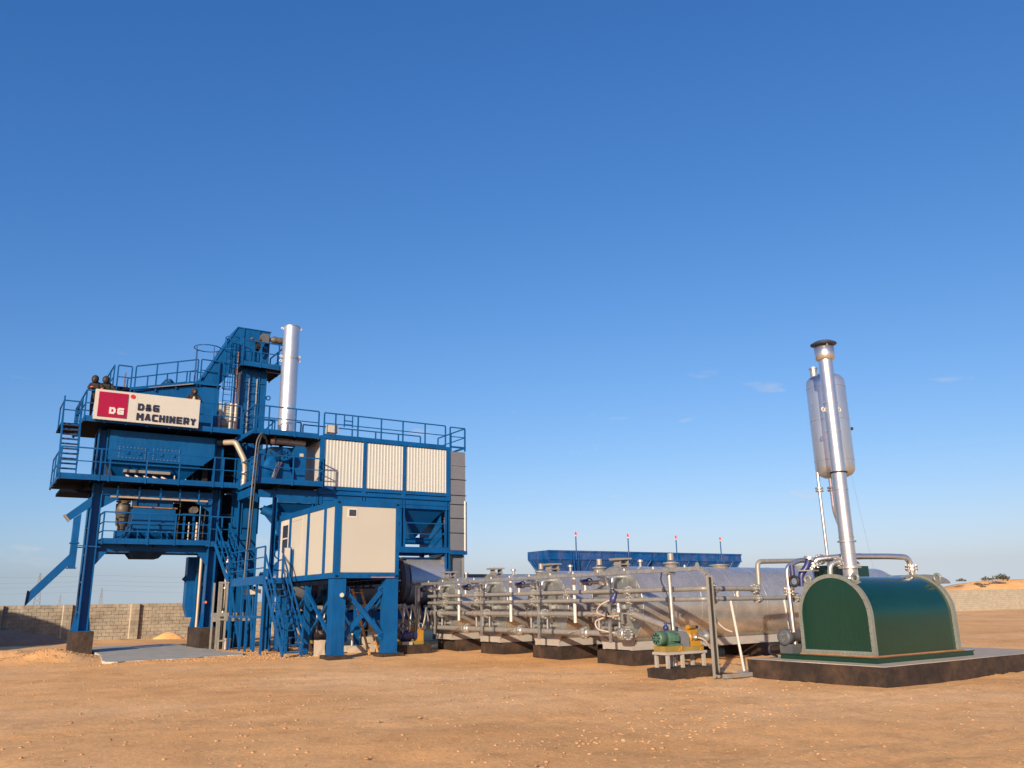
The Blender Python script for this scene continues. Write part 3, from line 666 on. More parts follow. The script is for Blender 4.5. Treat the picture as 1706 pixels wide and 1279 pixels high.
mo = part("drive_motor", MB().lathe((5.38, 39.0, 4.95), (0, 0, 1), [(0, .16), (.2, .16), (.25, .24), (.7, .26), (.72, .29), (1.15, .29), (1.2, .2), (1.24, .3), (1.28, .3)], 16), "motor_olive", mxr)
part("motor_foot", B(5.15, 5.7, 38.75, 39.3, 4.46, 4.95), BL, mxr)
part("terminal_box", B(5.22, 5.42, 38.66, 38.74, 5.35, 5.6), "motor_olive", mo)
part("drive_brace", MB().beam((5.25, 38.6, 4.5), (5.75, 38.75, 5.25), .05), BL, mxr)
part("drive_brace", MB().beam((5.45, 38.6, 4.5), (5.85, 38.75, 5.1), .05), BL, mxr)
bp = thing("bitumen_pump", "small olive motor on a blue frame beside the mixer", "pump", (8.1, 39, 4.46))
part("frame_post", B(7.85, 7.93, 38.8, 38.88, 4.46, 5.7), BL, bp); part("frame_post", B(8.25, 8.33, 38.8, 38.88, 4.46, 5.7), BL, bp)
part("frame_top", B(7.8, 8.4, 38.75, 39.2, 5.7, 5.78), BL, bp)
part("motor", MB().lathe((8.25, 38.62, 5.95), (0, 1, 0), [(0, .13), (.04, .17), (.5, .17), (.55, .1)], 14), "motor_olive", bp)
part("fan_ring", MB().ring((8.25, 38.62, 5.95), (0, 1, 0), .15, .025, 14, 5), "motor_olive", bp)
for x, r, m_ in ((8.42, .055, "hose_beige"), (8.08, .035, "grey_pipe")): part("pipe", T((x, 38.7, 4.46), (x, 38.7, 5.4), r, 8), m_, bp)
for x in (7.62, 8.7): part("pipe", MB().path([(x, 38.72, 4.47), (x, 38.72, 5.3), (x+.08, 38.9, 5.7), (x+.08, 38.9, 6.4)], .035, 6, .2), "dark_steel", bp)
pp = thing("water_pipe", "long beige pipe hung below the lower tower deck", "pipe", (6.7, 38.25, 6.3))
part("pipe", T((4.75, 38.25, 6.32), (8.7, 38.25, 6.30), .05, 8), "hose_beige", pp)
for x in (5.0, 5.85, 6.7, 7.5, 8.3): part("hanger", B(x-.03, x+.03, 38.19, 38.22, 6.25, 6.78), BL, pp)
wh = thing("weigh_hopper", "dark weighing hoppers hanging above the mixer", "hopper", (7, 39.7, 6.05))
part("aggregate_hopper", MB().frustum(6.1, 7.2, 39.2, 40.2, 6.5, 5.6, 7.6, 38.9, 40.6, 6.9), "navy_shade_steel", wh)
part("filler_hopper", MB().frustum(8.0, 8.3, 39.4, 39.8, 6.05, 7.65, 8.75, 39.0, 40.4, 6.9), "navy_shade_steel", wh)

# ------------------------------------------------------------------ overflow chute at the left
ch = thing("overflow_chute", "long zigzag blue chute hanging out from the left tower leg", "chute", (3.2, 38.5, 1.97))
def duct(a, b, w, d): return MB().beam(a, b, d, w, ref=(1, 0, 0)) if abs(b[0]-a[0]) < .2 else MB().beam(a, b, d, w, ref=(0, 0, 1))
part("upper_arm", MB().prism([(3.15, 5.48), (4.08, 6.32), (4.08, 5.88), (3.34, 5.28)], 'xz', 38.45, 38.8), BL, ch)
part("down_pipe", MB().prism([(3.5, 3.38), (3.75, 3.38), (3.76, 5.60), (3.51, 5.40)], 'xz', 38.46, 38.79), BL, ch)
part("outlet_flange", MB().prism([(3.11, 5.51), (3.17, 5.53), (3.37, 5.28), (3.32, 5.24)], 'xz', 38.41, 38.84), "grey_paint", ch)
part("joint_flange", B(3.46, 3.8, 38.42, 38.83, 4.36, 4.41), BL, ch); part("joint_flange", B(3.44, 3.79, 38.42, 38.83, 3.36, 3.40), BL, ch)
part("lower_arm", MB().prism([(3.5, 3.93), (3.5, 3.48), (2.2, 1.98), (2.2, 2.42)], 'xz', 38.47, 38.78), BL, ch)
part("end_flange", MB().prism([(2.17, 2.50), (2.22, 2.50), (2.19, 1.94), (2.14, 1.94)], 'xz', 38.43, 38.82), "navy_shade_steel", ch)
part("stay_rod", MB().beam((3.75, 38.6, 4.22), (4.1, 38.6, 4.22), .05), BL, ch); part("stay_rod", MB().beam((3.78, 38.62, 4.3), (4.6, 38.45, 4.24), .03), BL, ch)

# ------------------------------------------------------------------ vibrating screen under a sloping roof
sc_ = thing("vibrating_screen", "blue screen housing with sloping railed roof above the sign", "screen", (7, 40, 9.42))
part("housing", MB().prism([(4.95, 9.6), (4.95, 11.05), (7.95, 11.72), (9.02, 11.74), (9.02, 9.6)], 'xz', 39.0, 41.3), BL, sc_)
rf = part("roof", MB().prism([(4.4, 10.97), (7.95, 11.76), (9.06, 11.79), (9.06, 11.84), (7.93, 11.81), (4.4, 11.03)], 'xz', 38.9, 41.4), "navy_shade_steel", sc_)
part("roof_edge", MB().prism([(5.2, 11.14), (7.95, 11.76), (8.95, 11.78), (8.95, 11.90), (7.93, 11.90), (5.2, 11.27)], 'xz', 38.86, 38.895), BL, rf)
part("roof_edge", MB().prism([(5.9, 11.31), (7.8, 11.73), (7.8, 11.78), (5.9, 11.34)], 'xz', 38.83, 38.858), "grey_pipe", rf)
for y in (38.92, 41.3):
    R1 = railing(sc_, [(5.33, y, 11.10), (7.96, y, 11.80)], 1.17, posts=(0, .33, .66, 1), toe=.1)
    railing(sc_, [(8.1, y, 11.83), (8.9, y, 11.83)], 1.17, posts=(0, 1), toe=0)
railing(sc_, [(4.6, 38.92, 11.05), (5.17, 38.92, 11.05)], 1.17, posts=(0, 1), toe=0)
railing(sc_, [(4.45, 38.95, 11.03), (4.45, 41.3, 11.03)], 1.17, toe=0)
railing(sc_, [(8.92, 38.92, 11.83), (8.92, 41.3, 11.83)], 1.17, toe=0)
cu = part("curved_rail", MB().ring((8.55, 40.0, 13.9), (0, 0, 1), .62, .025, 14, 6), BL, sc_)
for a in (.6, 2.2, 3.6, 5): part("post", T((8.55+.62*math.cos(a), 40+.62*math.sin(a), 11.85), (8.55+.62*math.cos(a), 40+.62*math.sin(a), 13.9), .025, 6), BL, cu)
gd = part("drive_guard", MB().prism([(6.15, 11.3), (6.75, 12.05), (6.95, 12.05), (7.5, 11.55), (7.5, 11.4)], 'xz', 39.6, 40.3), BL, sc_)
part("guard_bolts", bolts_row((6.5, 39.6, 11.6), (6.85, 39.6, 11.98), 4, .025), "grey_paint", gd)
part("vent_pipe", T((4.95, 39.2, 10.4), (4.95, 39.2, 12.0), .035, 8), "gauge_white", sc_)
part("drive_box", B(4.5, 5.2, 39.1, 39.9, 11.06, 11.3), "navy_shade_steel", sc_)
fu = thing("dust_filter_box", "pale box with grey ribbed pipes behind the upper tower railing", "filter", (9.35, 39.2, 9.42))
part("box", B(9.06, 9.5, 38.9, 39.4, 10.4, 11.05), "cream_panel", fu)
part("lower_box", B(9.04, 9.5, 38.85, 39.4, 9.43, 10.4), "grey_paint", fu)
for x in (9.56, 9.78):
    p = part("ribbed_pipe", T((x, 38.75, 9.43), (x, 38.75, 11.0), .09, 10), "grey_pipe", fu)
    for z in (9.7, 10.1, 10.5, 10.9): part("collar", T((x, 38.75, z), (x, 38.75, z+.05), .11, 10), "hose_beige", p)

# ------------------------------------------------------------------ bucket elevator
ev = thing("bucket_elevator", "tall blue bucket elevator with slanted head beside the white stack", "elevator", (10.6, 39.7, 0))
part("casing", B(10.0, 11.2, 39.1, 40.4, .0, 12.86), BL, ev)
for x in (10.0, 10.42, 10.86, 11.2): part("casing_rib", B(x-.03, x+.03, 39.04, 39.10, 5, 12.8), BL, ev)
for z in (7, 9, 10.6, 12.2): part("casing_rib", B(9.97, 11.23, 39.05, 39.098, z, z+.06), BL, ev)
hd = part("head", MB().prism([(9.7, 14.87), (11.26, 14.87), (11.26, 12.88), (9.75, 12.88), (8.95, 11.85), (8.31, 11.85), (8.31, 12.16)], 'xz', 39.02, 40.5), BL, ev)
for x in (9.96, 10.72): part("head_rib", B(x-.035, x+.035, 38.97, 39.02, 12.9, 14.87), BL, hd)
part("head_cap", MB().prism([(9.66, 14.90), (11.3, 14.90), (11.3, 14.86), (9.68, 14.86), (8.27, 12.13), (8.22, 12.16)], 'xz', 38.98, 40.54), BL, hd)
pl = deck(ev, 9.78, 11.86, 38.35, 39.0, 12.92)
deck(ev, 11.29, 11.9, 39.02, 40.9, 12.92)
railing(ev, [(9.82, 38.35, 12.92), (11.88, 38.35, 12.92)], 1.17, posts=(0, .42, .84, 1))
railing(ev, [(11.88, 38.36, 12.92), (11.88, 40.9, 12.92)], 1.17)
mo = part("drive_motor", MB().lathe((11.2, 38.75, 14.42), (1, 0, 0), [(0, .1), (.1, .16), (.22, .2), (.3, .15), (.34, .17), (.75, .17), (.78, .14)], 14), "motor_olive", ev)
part("gearbox", B(10.75, 11.1, 38.6, 39.0, 14.2, 14.62), "motor_grey", mo)
for k in range(3): part("fitting", MB().lathe((10.3+.2*k, 38.75, 14.3-.1*(k % 2)), (0, -1, 0), [(0, .08), (.1, .08), (.15, .04)], 8), ("motor_olive", "band_navy", "rust_ring")[k], mo)
part("shaft_bearing", B(10.55, 10.8, 38.7, 39.0, 13.85, 14.15), "black_rubber", ev); part("torque_arm", MB().beam((10.9, 38.7, 14.2), (10.65, 38.7, 13.6), .08), BL, ev)
# caged ladder
ld = part("ladder", B(9.12, 9.16, 38.72, 38.78, 9.45, 14.1), BL, ev); part("ladder_rail", B(9.50, 9.54, 38.72, 38.78, 9.45, 14.1), BL, ld)
for k in range(15): part("rung", T((9.16, 38.75, 9.6+.3*k), (9.5, 38.75, 9.6+.3*k), .015, 6), BL, ld)
for k in range(5): part("cage_hoop", MB().ring((9.33, 38.5, 11.65+.62*k), (0, 0, 1), .31, .022, 14, 5), BL, ld)
for a in (.4, 1.3, 2.1, 3.0, 4.2, 5.4): part("cage_bar", B(9.33+.31*math.cos(a)-.012, 9.33+.31*math.cos(a)+.012, 38.5+.31*math.sin(a)-.012, 38.5+.31*math.sin(a)+.012, 11.65, 14.13), BL, ld)
part("cable_conduit", T((9.72, 38.75, 9.4), (9.72, 38.75, 13.6), .03, 6), "cable_pink", ev, label="dull pink conduit")
cl = part("cable_ladder", B(10.35, 10.4, 38.98, 39.03, 9.2, 12.4), "galvanised", ev); part("cable_ladder_rail", B(10.72, 10.77, 38.98, 39.03, 9.2, 12.4), "galvanised", cl)
for k in range(8): part("rung", B(10.4, 10.72, 38.99, 39.02, 9.4+.38*k, 9.43+.38*k), BL, cl)
part("grey_pipe", T((9.88, 38.9, 9.3), (9.88, 38.9, 12.6), .05, 8), "grey_pipe", ev)
part("lifting_eye", MB().ring((11.36, 39.1, 11.55), (0, 1, 0), .1, .03, 12, 6), BL, ev)
# silver dust pipe with two bends between the decks
dp = thing("dust_pipe", "silver dust pipe bending down beside the hot bin", "pipe", (9.9, 37.6, 6.98))
part("pipe", MB().path([(9.2, 38.2, 9.0), (9.62, 37.75, 8.98), (10.0, 37.5, 8.15), (10.05, 37.5, 7.6), (10.02, 37.5, 6.98)], .13, 14, .15), "pipe_beige", dp)
for z in (7.2, 7.55): part("clamp_band", T((10.03, 37.5, z), (10.03, 37.5, z+.05), .145, 14), "galvanised", dp)
part("inlet_flange", T((9.0, 38.35, 9.0), (9.2, 38.2, 9.0), .19, 14), "navy_shade_steel", dp)

fd = thing("shade_fill_box", "dark upright box added for shaded machinery between the right tower legs and the elevator", "duct", (9.65, 39.9, .88))  # added box; its near-black colour stands for the shade under the platforms
part("casing", B(9.38, 9.92, 39.05, 40.7, .88, 6.75), "navy_shade_steel", fd); part("upper_casing", B(9.38, 9.92, 39.05, 40.7, 7.0, 9.2), "navy_shade_steel", fd)
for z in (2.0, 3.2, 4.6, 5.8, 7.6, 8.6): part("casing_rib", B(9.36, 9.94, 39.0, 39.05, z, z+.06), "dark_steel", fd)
part("side_pipe", T((9.46, 38.98, 4.4), (9.46, 38.98, 6.7), .05, 8), BL, fd)
eb = thing("control_cabinet", "dark control cabinet standing at the back of the mixer deck", "cabinet", (8.2, 40.6, 4.46))
part("cabinet", B(7.7, 8.85, 40.3, 40.9, 4.46, 6.4), "navy_shade_steel", eb); part("door", B(7.75, 8.25, 40.28, 40.3, 4.55, 6.3), "dark_steel", eb); part("door", B(8.3, 8.8, 40.28, 40.3, 4.55, 6.3), "dark_steel", eb)
cbk = thing("air_receiver", "dark air tank and cylinders beside the hot bin on the lower deck", "tank", (8.3, 40, 6.97))
part("tank", MB().lathe((8.6, 39.6, 7.0), (0, 0, 1), [(0, .2), (.08, .32), (1.3, .32), (1.42, .2), (1.45, .0)], 18), "navy_shade_steel", cbk)
for k in range(4): part("cylinder", T((7.75+.2*k, 39.1, 7.0), (7.75+.2*k, 39.1, 7.75-.08*k), .07, 10), ("dark_steel", "navy_shade_steel")[k % 2], cbk)

# ------------------------------------------------------------------ people on the upper deck
def person(label, x, y, z, jacket, hands, lean, seed, face_dir=(0, -1, 0), glove="skin", extra=None, turn=0.):
    f = V(*face_dir); s = V(-f[1], f[0], 0)
    L = lambda a, b, c: V(x, y, z)+s*a+f*b+V(0, 0, c)
    ln = lean
    J = {'pel': (L(0, 0, .92), .15), 'ab': (L(0, .04*ln, 1.12), .15), 'ch': (L(0, .14*ln, 1.32), .19), 'nk': (L(0, .22*ln, 1.47), .075), 'hd': (L(turn*.03, .28*ln, 1.57), .10), 'tp': (L(turn*.03, .30*ln, 1.68), .085)}
    E = [('pel', 'ab'), ('ab', 'ch'), ('ch', 'nk'), ('nk', 'hd'), ('hd', 'tp')]
    for k, g in ((-1, 'l'), (1, 'r')):
        J['hip'+g] = (L(.1*k, 0, .86), .105); J['kn'+g] = (L(.11*k, .04, .48), .075); J['an'+g] = (L(.12*k, 0, .09), .05); J['to'+g] = (L(.13*k, .18, .05), .045)
        E += [('pel', 'hip'+g), ('hip'+g, 'kn'+g), ('kn'+g, 'an'+g), ('an'+g, 'to'+g)]
        h = V(*hands[0 if k < 0 else 1]); sh = L(.19*k, .14*ln, 1.40); el = (sh+h)/2+s*k*.10-V(0, 0, .10)
        J['sh'+g] = (sh, .10); J['el'+g] = (el, .08); J['wr'+g] = (h, .045)
        E += [('ch', 'sh'+g), ('sh'+g, 'el'+g), ('el'+g, 'wr'+g)]
    names = list(J); me = bpy.data.meshes.new("person"); o0 = V(x, y, z)
    me.from_pydata([tuple(J[n][0]-o0) for n in names], [(names.index(a), names.index(b)) for a, b in E], [])
    o = bpy.data.objects.new("person", me); COL.objects.link(o); o.location = o0; WO[o] = o0
    o["label"] = label; o["category"] = "person"; o["group"] = "workers on the upper deck"
    sk = o.modifiers.new("Skin", 'SKIN'); sk.use_smooth_shade = True
    for n, d in zip(names, me.skin_vertices[0].data): d.radius = (J[n][1],)*2; d.use_root = n == 'pel'
    sb = o.modifiers.new("Sub", 'SUBSURF'); sb.levels = sb.render_levels = 2
    me.materials.append(M[jacket])
    hd = J['hd'][0]; d = f+s*turn*.4; d /= np.linalg.norm(d); hc = hd+V(0, 0, .03)
    def blob(c, rx, ry, rz, n=10, k=8):
        vs = []; u = np.cross(d, V(0, 0, 1))
        for j in range(k+1):
            t = PI*j/k
            for i in range(n):
                a = 2*PI*i/n; vs.append(c+u*rx*math.sin(t)*math.cos(a)+d*ry*math.sin(t)*math.sin(a)+V(0, 0, rz*math.cos(t)))
        return MB().add(vs, [(j*n+i, j*n+(i+1) % n, (j+1)*n+(i+1) % n, (j+1)*n+i) for j in range(k) for i in range(n)], True)
    part("hood", blob(hc-d*.02+V(0, 0, .015), .15, .145, .175), "jacket_black", o)
    fc = part("face", blob(hc+d*.055-V(0, 0, .015), .066, .092, .085), "skin", o)
    part("nose", blob(hc+d*.155-V(0, 0, .02), .014, .02, .022, 6, 4), "skin", fc)
    for k in (-1, 1): part("eye", blob(hc+d*.142+np.cross(d, V(0, 0, 1))*.032*k+V(0, 0, .005), .012, .01, .008, 6, 4), "black_rubber", fc)
    part("mouth", blob(hc+d*.140-V(0, 0, .065), .025, .012, .007, 6, 4), "rust_ring", fc)
    for k, h in zip((-1, 1), hands):
        h = V(*h); hm = MB()
        pal = h+f*.05
        hm.beam(h, pal+f*.03, .075, .03)
        for q in range(4):
            b0 = pal+f*.03+s*(-.028+.019*q); l = (.04, .048, .045, .034)[q]; hm.path([b0, b0+f*l+V(0, 0, -.008), b0+f*(l+.012)-V(0, 0, .045)], .0085, 6)
        hm.path([h+f*.02-s*k*.03, h+f*.05-s*k*.06-V(0, 0, .01), h+f*.075-s*k*.055-V(0, 0, .03)], .010, 6)
        part("hand", hm, glove, o)
    if extra:
        for nm, m_, a, b, rr in extra: part(nm, blob(L(*a), *rr), m_, o)
    return o
ZD = 9.43
person("worker in dark hood with an orange glove leaning over the sign corner", 3.72, 37.85, ZD+.07, "jacket_black", [(3.52, 37.52, 10.76), (3.92, 37.56, 10.74)], 1.3, 1, (-.35, -.94, 0), "glove_orange")
person("bulky hooded worker in black leaning on the sign, turned to a companion", 4.10, 37.85, ZD+.10, "jacket_black", [(3.98, 37.56, 10.70), (4.38, 37.56, 10.70)], 1.2, 2, (-.2, -.98, 0), "skin", turn=-1.)
person("worker in a red and black jacket standing behind the sign's right end", 7.64, 37.85, ZD+.06, "jacket_black", [(7.42, 37.54, 10.70), (7.82, 37.54, 10.70)], .6, 3, (0, -1, 0), "skin",
       [("jacket_panel", "cloth_beige", (.0, .20, 1.24), None, (.07, .06, .15)), ("jacket_panel", "jacket_red", (-.17, .16, 1.20), None, (.07, .06, .10)), ("jacket_panel", "jacket_red", (.26, .06, 1.34), None, (.06, .06, .09))])
# ------------------------------------------------------------------ bag filter house
bh = thing("bag_filter_house", "long filter house with ribbed white panels in a blue frame on legs", "filter house", (16.2, 37, 0))
BY, X0, X1 = 35.6, 12.98, 19.40
xs_ = [12.98, 15.0, 17.04, 19.40]
def corrugated(x0, x1, y, z0, z1, pitch=.155, d=.016):
    n = round((x1-x0)/pitch); p = (x1-x0)/n; prof = []
    for i in range(n):
        a = x0+i*p; prof += [(a, y), (a+.30*p, y), (a+.42*p, y+d), (a+.88*p, y+d)]
    prof.append((x1, y)); mb = MB(); vs = []
    for x, yy in prof: vs += [(x, yy, z0), (x, yy, z1)]
    return mb.add(vs, [(2*i, 2*i+2, 2*i+3, 2*i+1) for i in range(len(prof)-1)])
part("body", B(13.02, 19.38, BY+.12, 38.6, 6.95, 9.1), "white_sheet", bh)
for i in range(3): part("ribbed_panel", corrugated(xs_[i]+(.1 if i else .06), xs_[i+1]-.06, BY+.04, 6.95, 9.08), "white_sheet", bh)
for x in xs_[1:3]: part("frame_post", B(x-.055, x+.10, BY-.01, BY+.11, 6.93, 9.1), BL, bh)
part("frame_post", B(12.86, 13.04, BY-.02, BY+.11, 6.9, 9.12), BL, bh); part("frame_post", B(19.345, 19.55, BY-.02, BY+.11, 6.9, 9.12), BL, bh)
part("top_beam", B(12.86, 19.55, BY-.03, BY+.2, 9.10, 9.24), BL, bh)
rd = part("roof", B(12.9, 19.5, BY+.2, 38.7, 9.1, 9.2), "navy_shade_steel", bh)
for k, z in enumerate((6.78, 6.56)):
    part("floor_beam", B(12.86, 19.55, BY-.03-.01*k, BY+.1, z, z+.14 if k == 0 else z+.1), BL, bh)
part("upper_skirt", B(12.9, 19.5, BY+.05, BY+.09, 6.12, 6.93), BL, bh)
part("skirt_line", B(12.88, 19.53, BY+.02, BY+.05, 6.30, 6.34), BL, bh)
# hoppers
hx = [12.95, 15.02, 17.1, 19.33]
for i in range(3):
    a, b = hx[i]+.02, hx[i+1]-.02; c = (a+b)/2
    part("hopper", MB().frustum(c-.14, c+.14, 37.0, 37.4, 4.85, a, b, BY+.12, 38.5, 6.15), BL, bh)
part("upper_skirt", B(11.05, 12.8, BY+.05, BY+.09, 6.12, 6.70), BL, bh); part("hopper", MB().frustum(11.78, 12.06, 37.0, 37.4, 4.85, 11.06, 12.80, BY+.12, 38.5, 6.12), BL, bh)
part("screw_conveyor", T((11.4, 37.2, 4.72), (19.2, 37.2, 4.72), .17, 12), BL, bh)
part("side_sheet", MB().prism([(35.9, 4.35), (38.2, 4.35), (38.2, 6.1), (36.1, 6.1), (36.0, 5.4)], 'yz', 19.24, 19.30), BL, bh)
# legs
for x in (12.92, 15.0, 17.02, 19.45):
    for y in (BY, 38.3):
        low = 0.0 if x in (12.92, 19.45) else 4.3
        l = part("leg", MB().column(x-.09, x+.09, y, y+.2, low, 6.9, .02), BL, bh)
        part("leg_splice", B(x-.12, x+.12, y-.015, y+.01, 6.62, 6.8), BL, l)
for y in (BY-.01, 38.28):
    part("lower_beam", MB().channel_x(12.85, 19.55, y, 4.06, 4.32, .15), BL, bh)
for x in (12.92, 15.0, 17.02, 19.45): part("lower_cross_beam", B(x-.05, x+.05, BY+.16, 38.25, 4.08, 4.3), "navy_shade_steel", bh)
for i in range(3): railing(bh, [(xs_[i]+.1, BY+.03, 4.32), (xs_[i+1]-.1, BY+.03, 4.32)], 1.12, posts=(0, 1), toe=0)
for (y0, z0, y1, z1) in ((36.0, 4.4, 38.2, 5.3), (36.0, 5.0, 38.2, 5.9)): part("brace", MB().beam((19.42, y0, z0), (19.42, y1, z1), .06), BL, bh)
# roof railing, with the small gates of its lower rail line
railing(bh, [(12.98, BY, 9.22), (19.28, BY, 9.22)], 1.08, posts=(0, .087, .262, .45, .63, .82, 1), toe=.1)
railing(bh, [(19.55, BY, 9.22), (20.4, BY, 9.22)], 1.05, posts=(0, 1), toe=.1)
railing(bh, [(20.4, BY+.02, 9.22), (20.4, 38.5, 9.22)], 1.05, toe=.1)
railing(bh, [(13.0, 38.6, 9.22), (19.4, 38.6, 9.22)], 1.08, toe=.1)
gt = part("gate", MB().beam((13.95, BY, 10.02), (14.35, BY, 10.02), .045), BL, bh)
for x in (13.95, 14.35): part("gate_post", MB().beam((x, BY, 9.72), (x, BY, 10.3), .045), BL, gt)
part("gate_bar", MB().beam((13.95, BY, 9.85), (14.35, BY, 9.85), .03), BL, gt)
# grey rising duct at the far end, sheet by sheet
zs = [9.06, 8.35, 7.65, 6.87, 6.42, 5.74, 5.03, 4.18]
for i, (a, b) in enumerate(zip(zs, zs[1:])):
    part("duct_panel", B(19.57, 20.42 if a > 6.6 else 20.36, BY+.02, 37.6, b+.015, a-.015), "grey_sheet", bh)
    part("duct_joint", B(19.56, 20.47 if a > 6.6 else 20.40, BY-.005, 37.62, b-.015, b+.015), "navy_shade_steel" if a < 9 else "grey_sheet", bh)
part("duct_edge", T((20.40, BY+.02, 4.15), (20.40, BY+.02, 6.6), .05, 8), "gauge_white", bh); part("duct_edge", T((20.50, BY+.1, 4.15), (20.50, BY+.1, 6.6), .05, 8), "gauge_white", bh)
part("duct_foot", B(19.5, 20.5, BY-.03, 37.7, 4.0, 4.17), BL, bh)
# floodlight on the roof edge
fl = thing("floodlight", "cream box floodlight on the filter house roof edge", "floodlight", (13.45, BY+.1, 9.24))
part("lamp_box", B(13.2, 13.68, BY+.05, BY+.35, 9.42, 9.78), "cream_panel", fl); part("bracket", B(13.3, 13.58, BY+.1, BY+.2, 9.24, 9.42), "motor_olive", fl)

# ------------------------------------------------------------------ platforms between tower and filter house
pf = thing("fan_platform", "two storey blue railed platform joining tower and filter house", "platform", (11.4, 36, 0))
deck(pf, 9.86, 12.84, 34.9, 38.2, 6.88)
deck(pf, 9.78, 12.84, BY, 38.4, 9.15)
for x in (10.95, 12.7): part("leg", MB().column(x-.08, x+.08, BY+.05, BY+.25, .0, 6.72, .02), BL, pf)
part("leg", MB().column(10.0, 10.16, 37.9, 38.1, .0, 9.0, .02), BL, pf)
railing(pf, [(9.96, 34.9, 6.88), (12.80, 34.9, 6.88)], 1.14, posts=(0, .51, 1))
railing(pf, [(9.92, 37.5, 6.88), (9.92, 34.9, 6.88)], 1.14)
railing(pf, [(12.81, 34.9, 6.88), (12.81, 35.5, 6.88)], 1.14, posts=(0, 1))
railing(pf, [(9.87, BY, 9.15), (12.72, BY, 9.15)], 1.17, posts=(0, .2, .62, 1))
railing(pf, [(9.83, 37.6, 9.15), (9.83, BY, 9.15)], 1.17)
railing(pf, [(10.0, 38.3, 9.15), (12.8, 38.3, 9.15)], 1.17)
gs = part("low_frame", MB().beam((10.35, 36.4, 9.2), (10.95, 36.4, 9.85), .05), BL, pf); part("low_frame_bar", MB().beam((10.35, 36.4, 9.85), (10.95, 36.4, 9.85), .05), BL, gs); part("low_frame_bar", MB().beam((10.95, 36.4, 9.2), (10.95, 36.4, 9.85), .05), BL, gs)
part("upper_beam", B(10.2, 12.8, BY+.06, BY+.14, 6.3, 6.62), BL, pf)
part("upper_beam", B(9.9, 10.0, BY+.06, 37.9, 6.35, 6.72), BL, pf)
cd = thing("cable_conduit", "black and silver cable conduit with gooseneck before the fan platform", "conduit", (9.72, 34.75, 2.8))
part("silver_pipe", MB().path([(9.55, 34.72, 2.8), (9.64, 34.72, 6.8), (9.72, 34.72, 8.6), (9.92, 34.75, 8.95), (10.08, 34.85, 8.7)], .032, 8, .2), "motor_grey", cd)
part("black_cable", MB().path([(9.64, 34.70, 2.8), (9.75, 34.70, 6.8), (9.82, 34.70, 8.55), (10.0, 34.75, 8.98), (10.25, 34.95, 8.5), (10.35, 35.6, 7.9)], .04, 8, .25), "black_rubber", cd)

# ------------------------------------------------------------------ exhaust fan
fn = thing("exhaust_fan", "big blue centrifugal fan with round scroll housing and motor", "fan", (11.4, 36.6, 6.88))
pr = [(11.15+.95*math.cos(PI*(.5+1.5*k/20))*(1-.0*k), 7.82+.92*math.sin(PI*(.5+1.5*k/20))) for k in range(21)]
part("scroll", MB().prism(pr+[(12.1, 8.75)], 'xz', 36.7, 37.5), BL, fn)
part("scroll_flange", MB().prism([(11.15+1.0*math.cos(PI*(.5+1.5*k/20)), 7.82+.94*math.sin(PI*(.5+1.5*k/20))) for k in range(21)]+[(12.15, 8.77)], 'xz', 37.05, 37.1), BL, fn)
part("inlet_cone", MB().lathe((11.15, 36.7, 7.82), (0, -1, 0), [(0, .5), (.2, .36), (.25, .36)], 20), BL, fn)
mo = part("motor", MB().lathe((11.3, 36.55, 8.22), (0, -1, 0), [(0, .2), (.05, .27), (.62, .27), (.66, .3), (.82, .3), (.86, .24)], 20), BL, fn)
for a in range(6): part("cooling_slot", MB().beam((11.3+.06*math.cos(a*PI/3), 35.675, 8.22+.06*math.sin(a*PI/3)), (11.3+.18*math.cos(a*PI/3), 35.675, 8.22+.18*math.sin(a*PI/3)), .035, .03), "navy_shade_steel", mo)
part("motor_stand", MB().prism([(10.9, 6.88), (11.15, 7.95), (11.5, 7.95), (11.85, 6.88)], 'xz', 35.9, 36.5), BL, fn)
for x in (10.68, 10.8): part("stay", MB().beam((x, 35.75, 6.9), (x+.35, 35.8, 7.9), .06), "grey_paint", fn)
dv = part("outlet_duct", B(11.9, 12.4, 36.2, 37.4, 6.9, 8.75), BL, fn, label="dark blue outlet duct")
part("name_plate", B(12.1, 12.28, 36.185, 36.2, 8.25, 8.42), "cream_panel", dv)
part("cross_duct", MB().tube((11.0, 36.3, 8.93), (12.35, 36.3, 8.90), .15, 14), "grey_pipe", fn)
part("cross_duct_end", MB().lathe((10.98, 36.3, 8.93), (-1, .25, -.05), [(0, .15), (.12, .17), (.2, .12)], 14), "hose_beige", fn)
part("cable_loop", MB().path([(11.0, 35.9, 8.35), (10.75, 35.8, 8.5), (10.6, 35.85, 8.3), (10.85, 35.9, 8.2)], .03, 6, .15), "black_rubber", fn)
# exhaust stack
ck = thing("exhaust_stack", "tall silver exhaust stack rising from the upper platform", "chimney", (11.66, 36.95, 9.15))
part("lower_barrel", T((11.66, 36.95, 9.15), (11.66, 36.95, 13.02), .392, 32), "stack_alu", ck)
part("upper_barrel", T((11.66, 36.95, 13.05), (11.66, 36.95, 14.6), .38, 32), "stack_alu", ck)
part("joint_ring", T((11.66, 36.95, 12.97), (11.66, 36.95, 13.07), .41, 32), "galvanised", ck)
part("rim", MB().ring((11.66, 36.95, 14.6), (0, 0, 1), .38, .025, 32, 6), "galvanised", ck)
for z in (12.9, 13.12, 14.5):
    for a in (-.45, PI-.1): 
        x, y = 11.66+.43*math.cos(a), 36.95+.43*math.sin(a); part("lug", MB().ring((x, y, z), (0, 1, 0), .05, .022, 10, 5), "gauge_white", ck)
for a in range(8): part("foot_gusset", MB().prism([(.39, 9.16), (.52, 9.16), (.39, 9.65)], 'xz', -.01, .01), "stack_alu", ck) if False else None
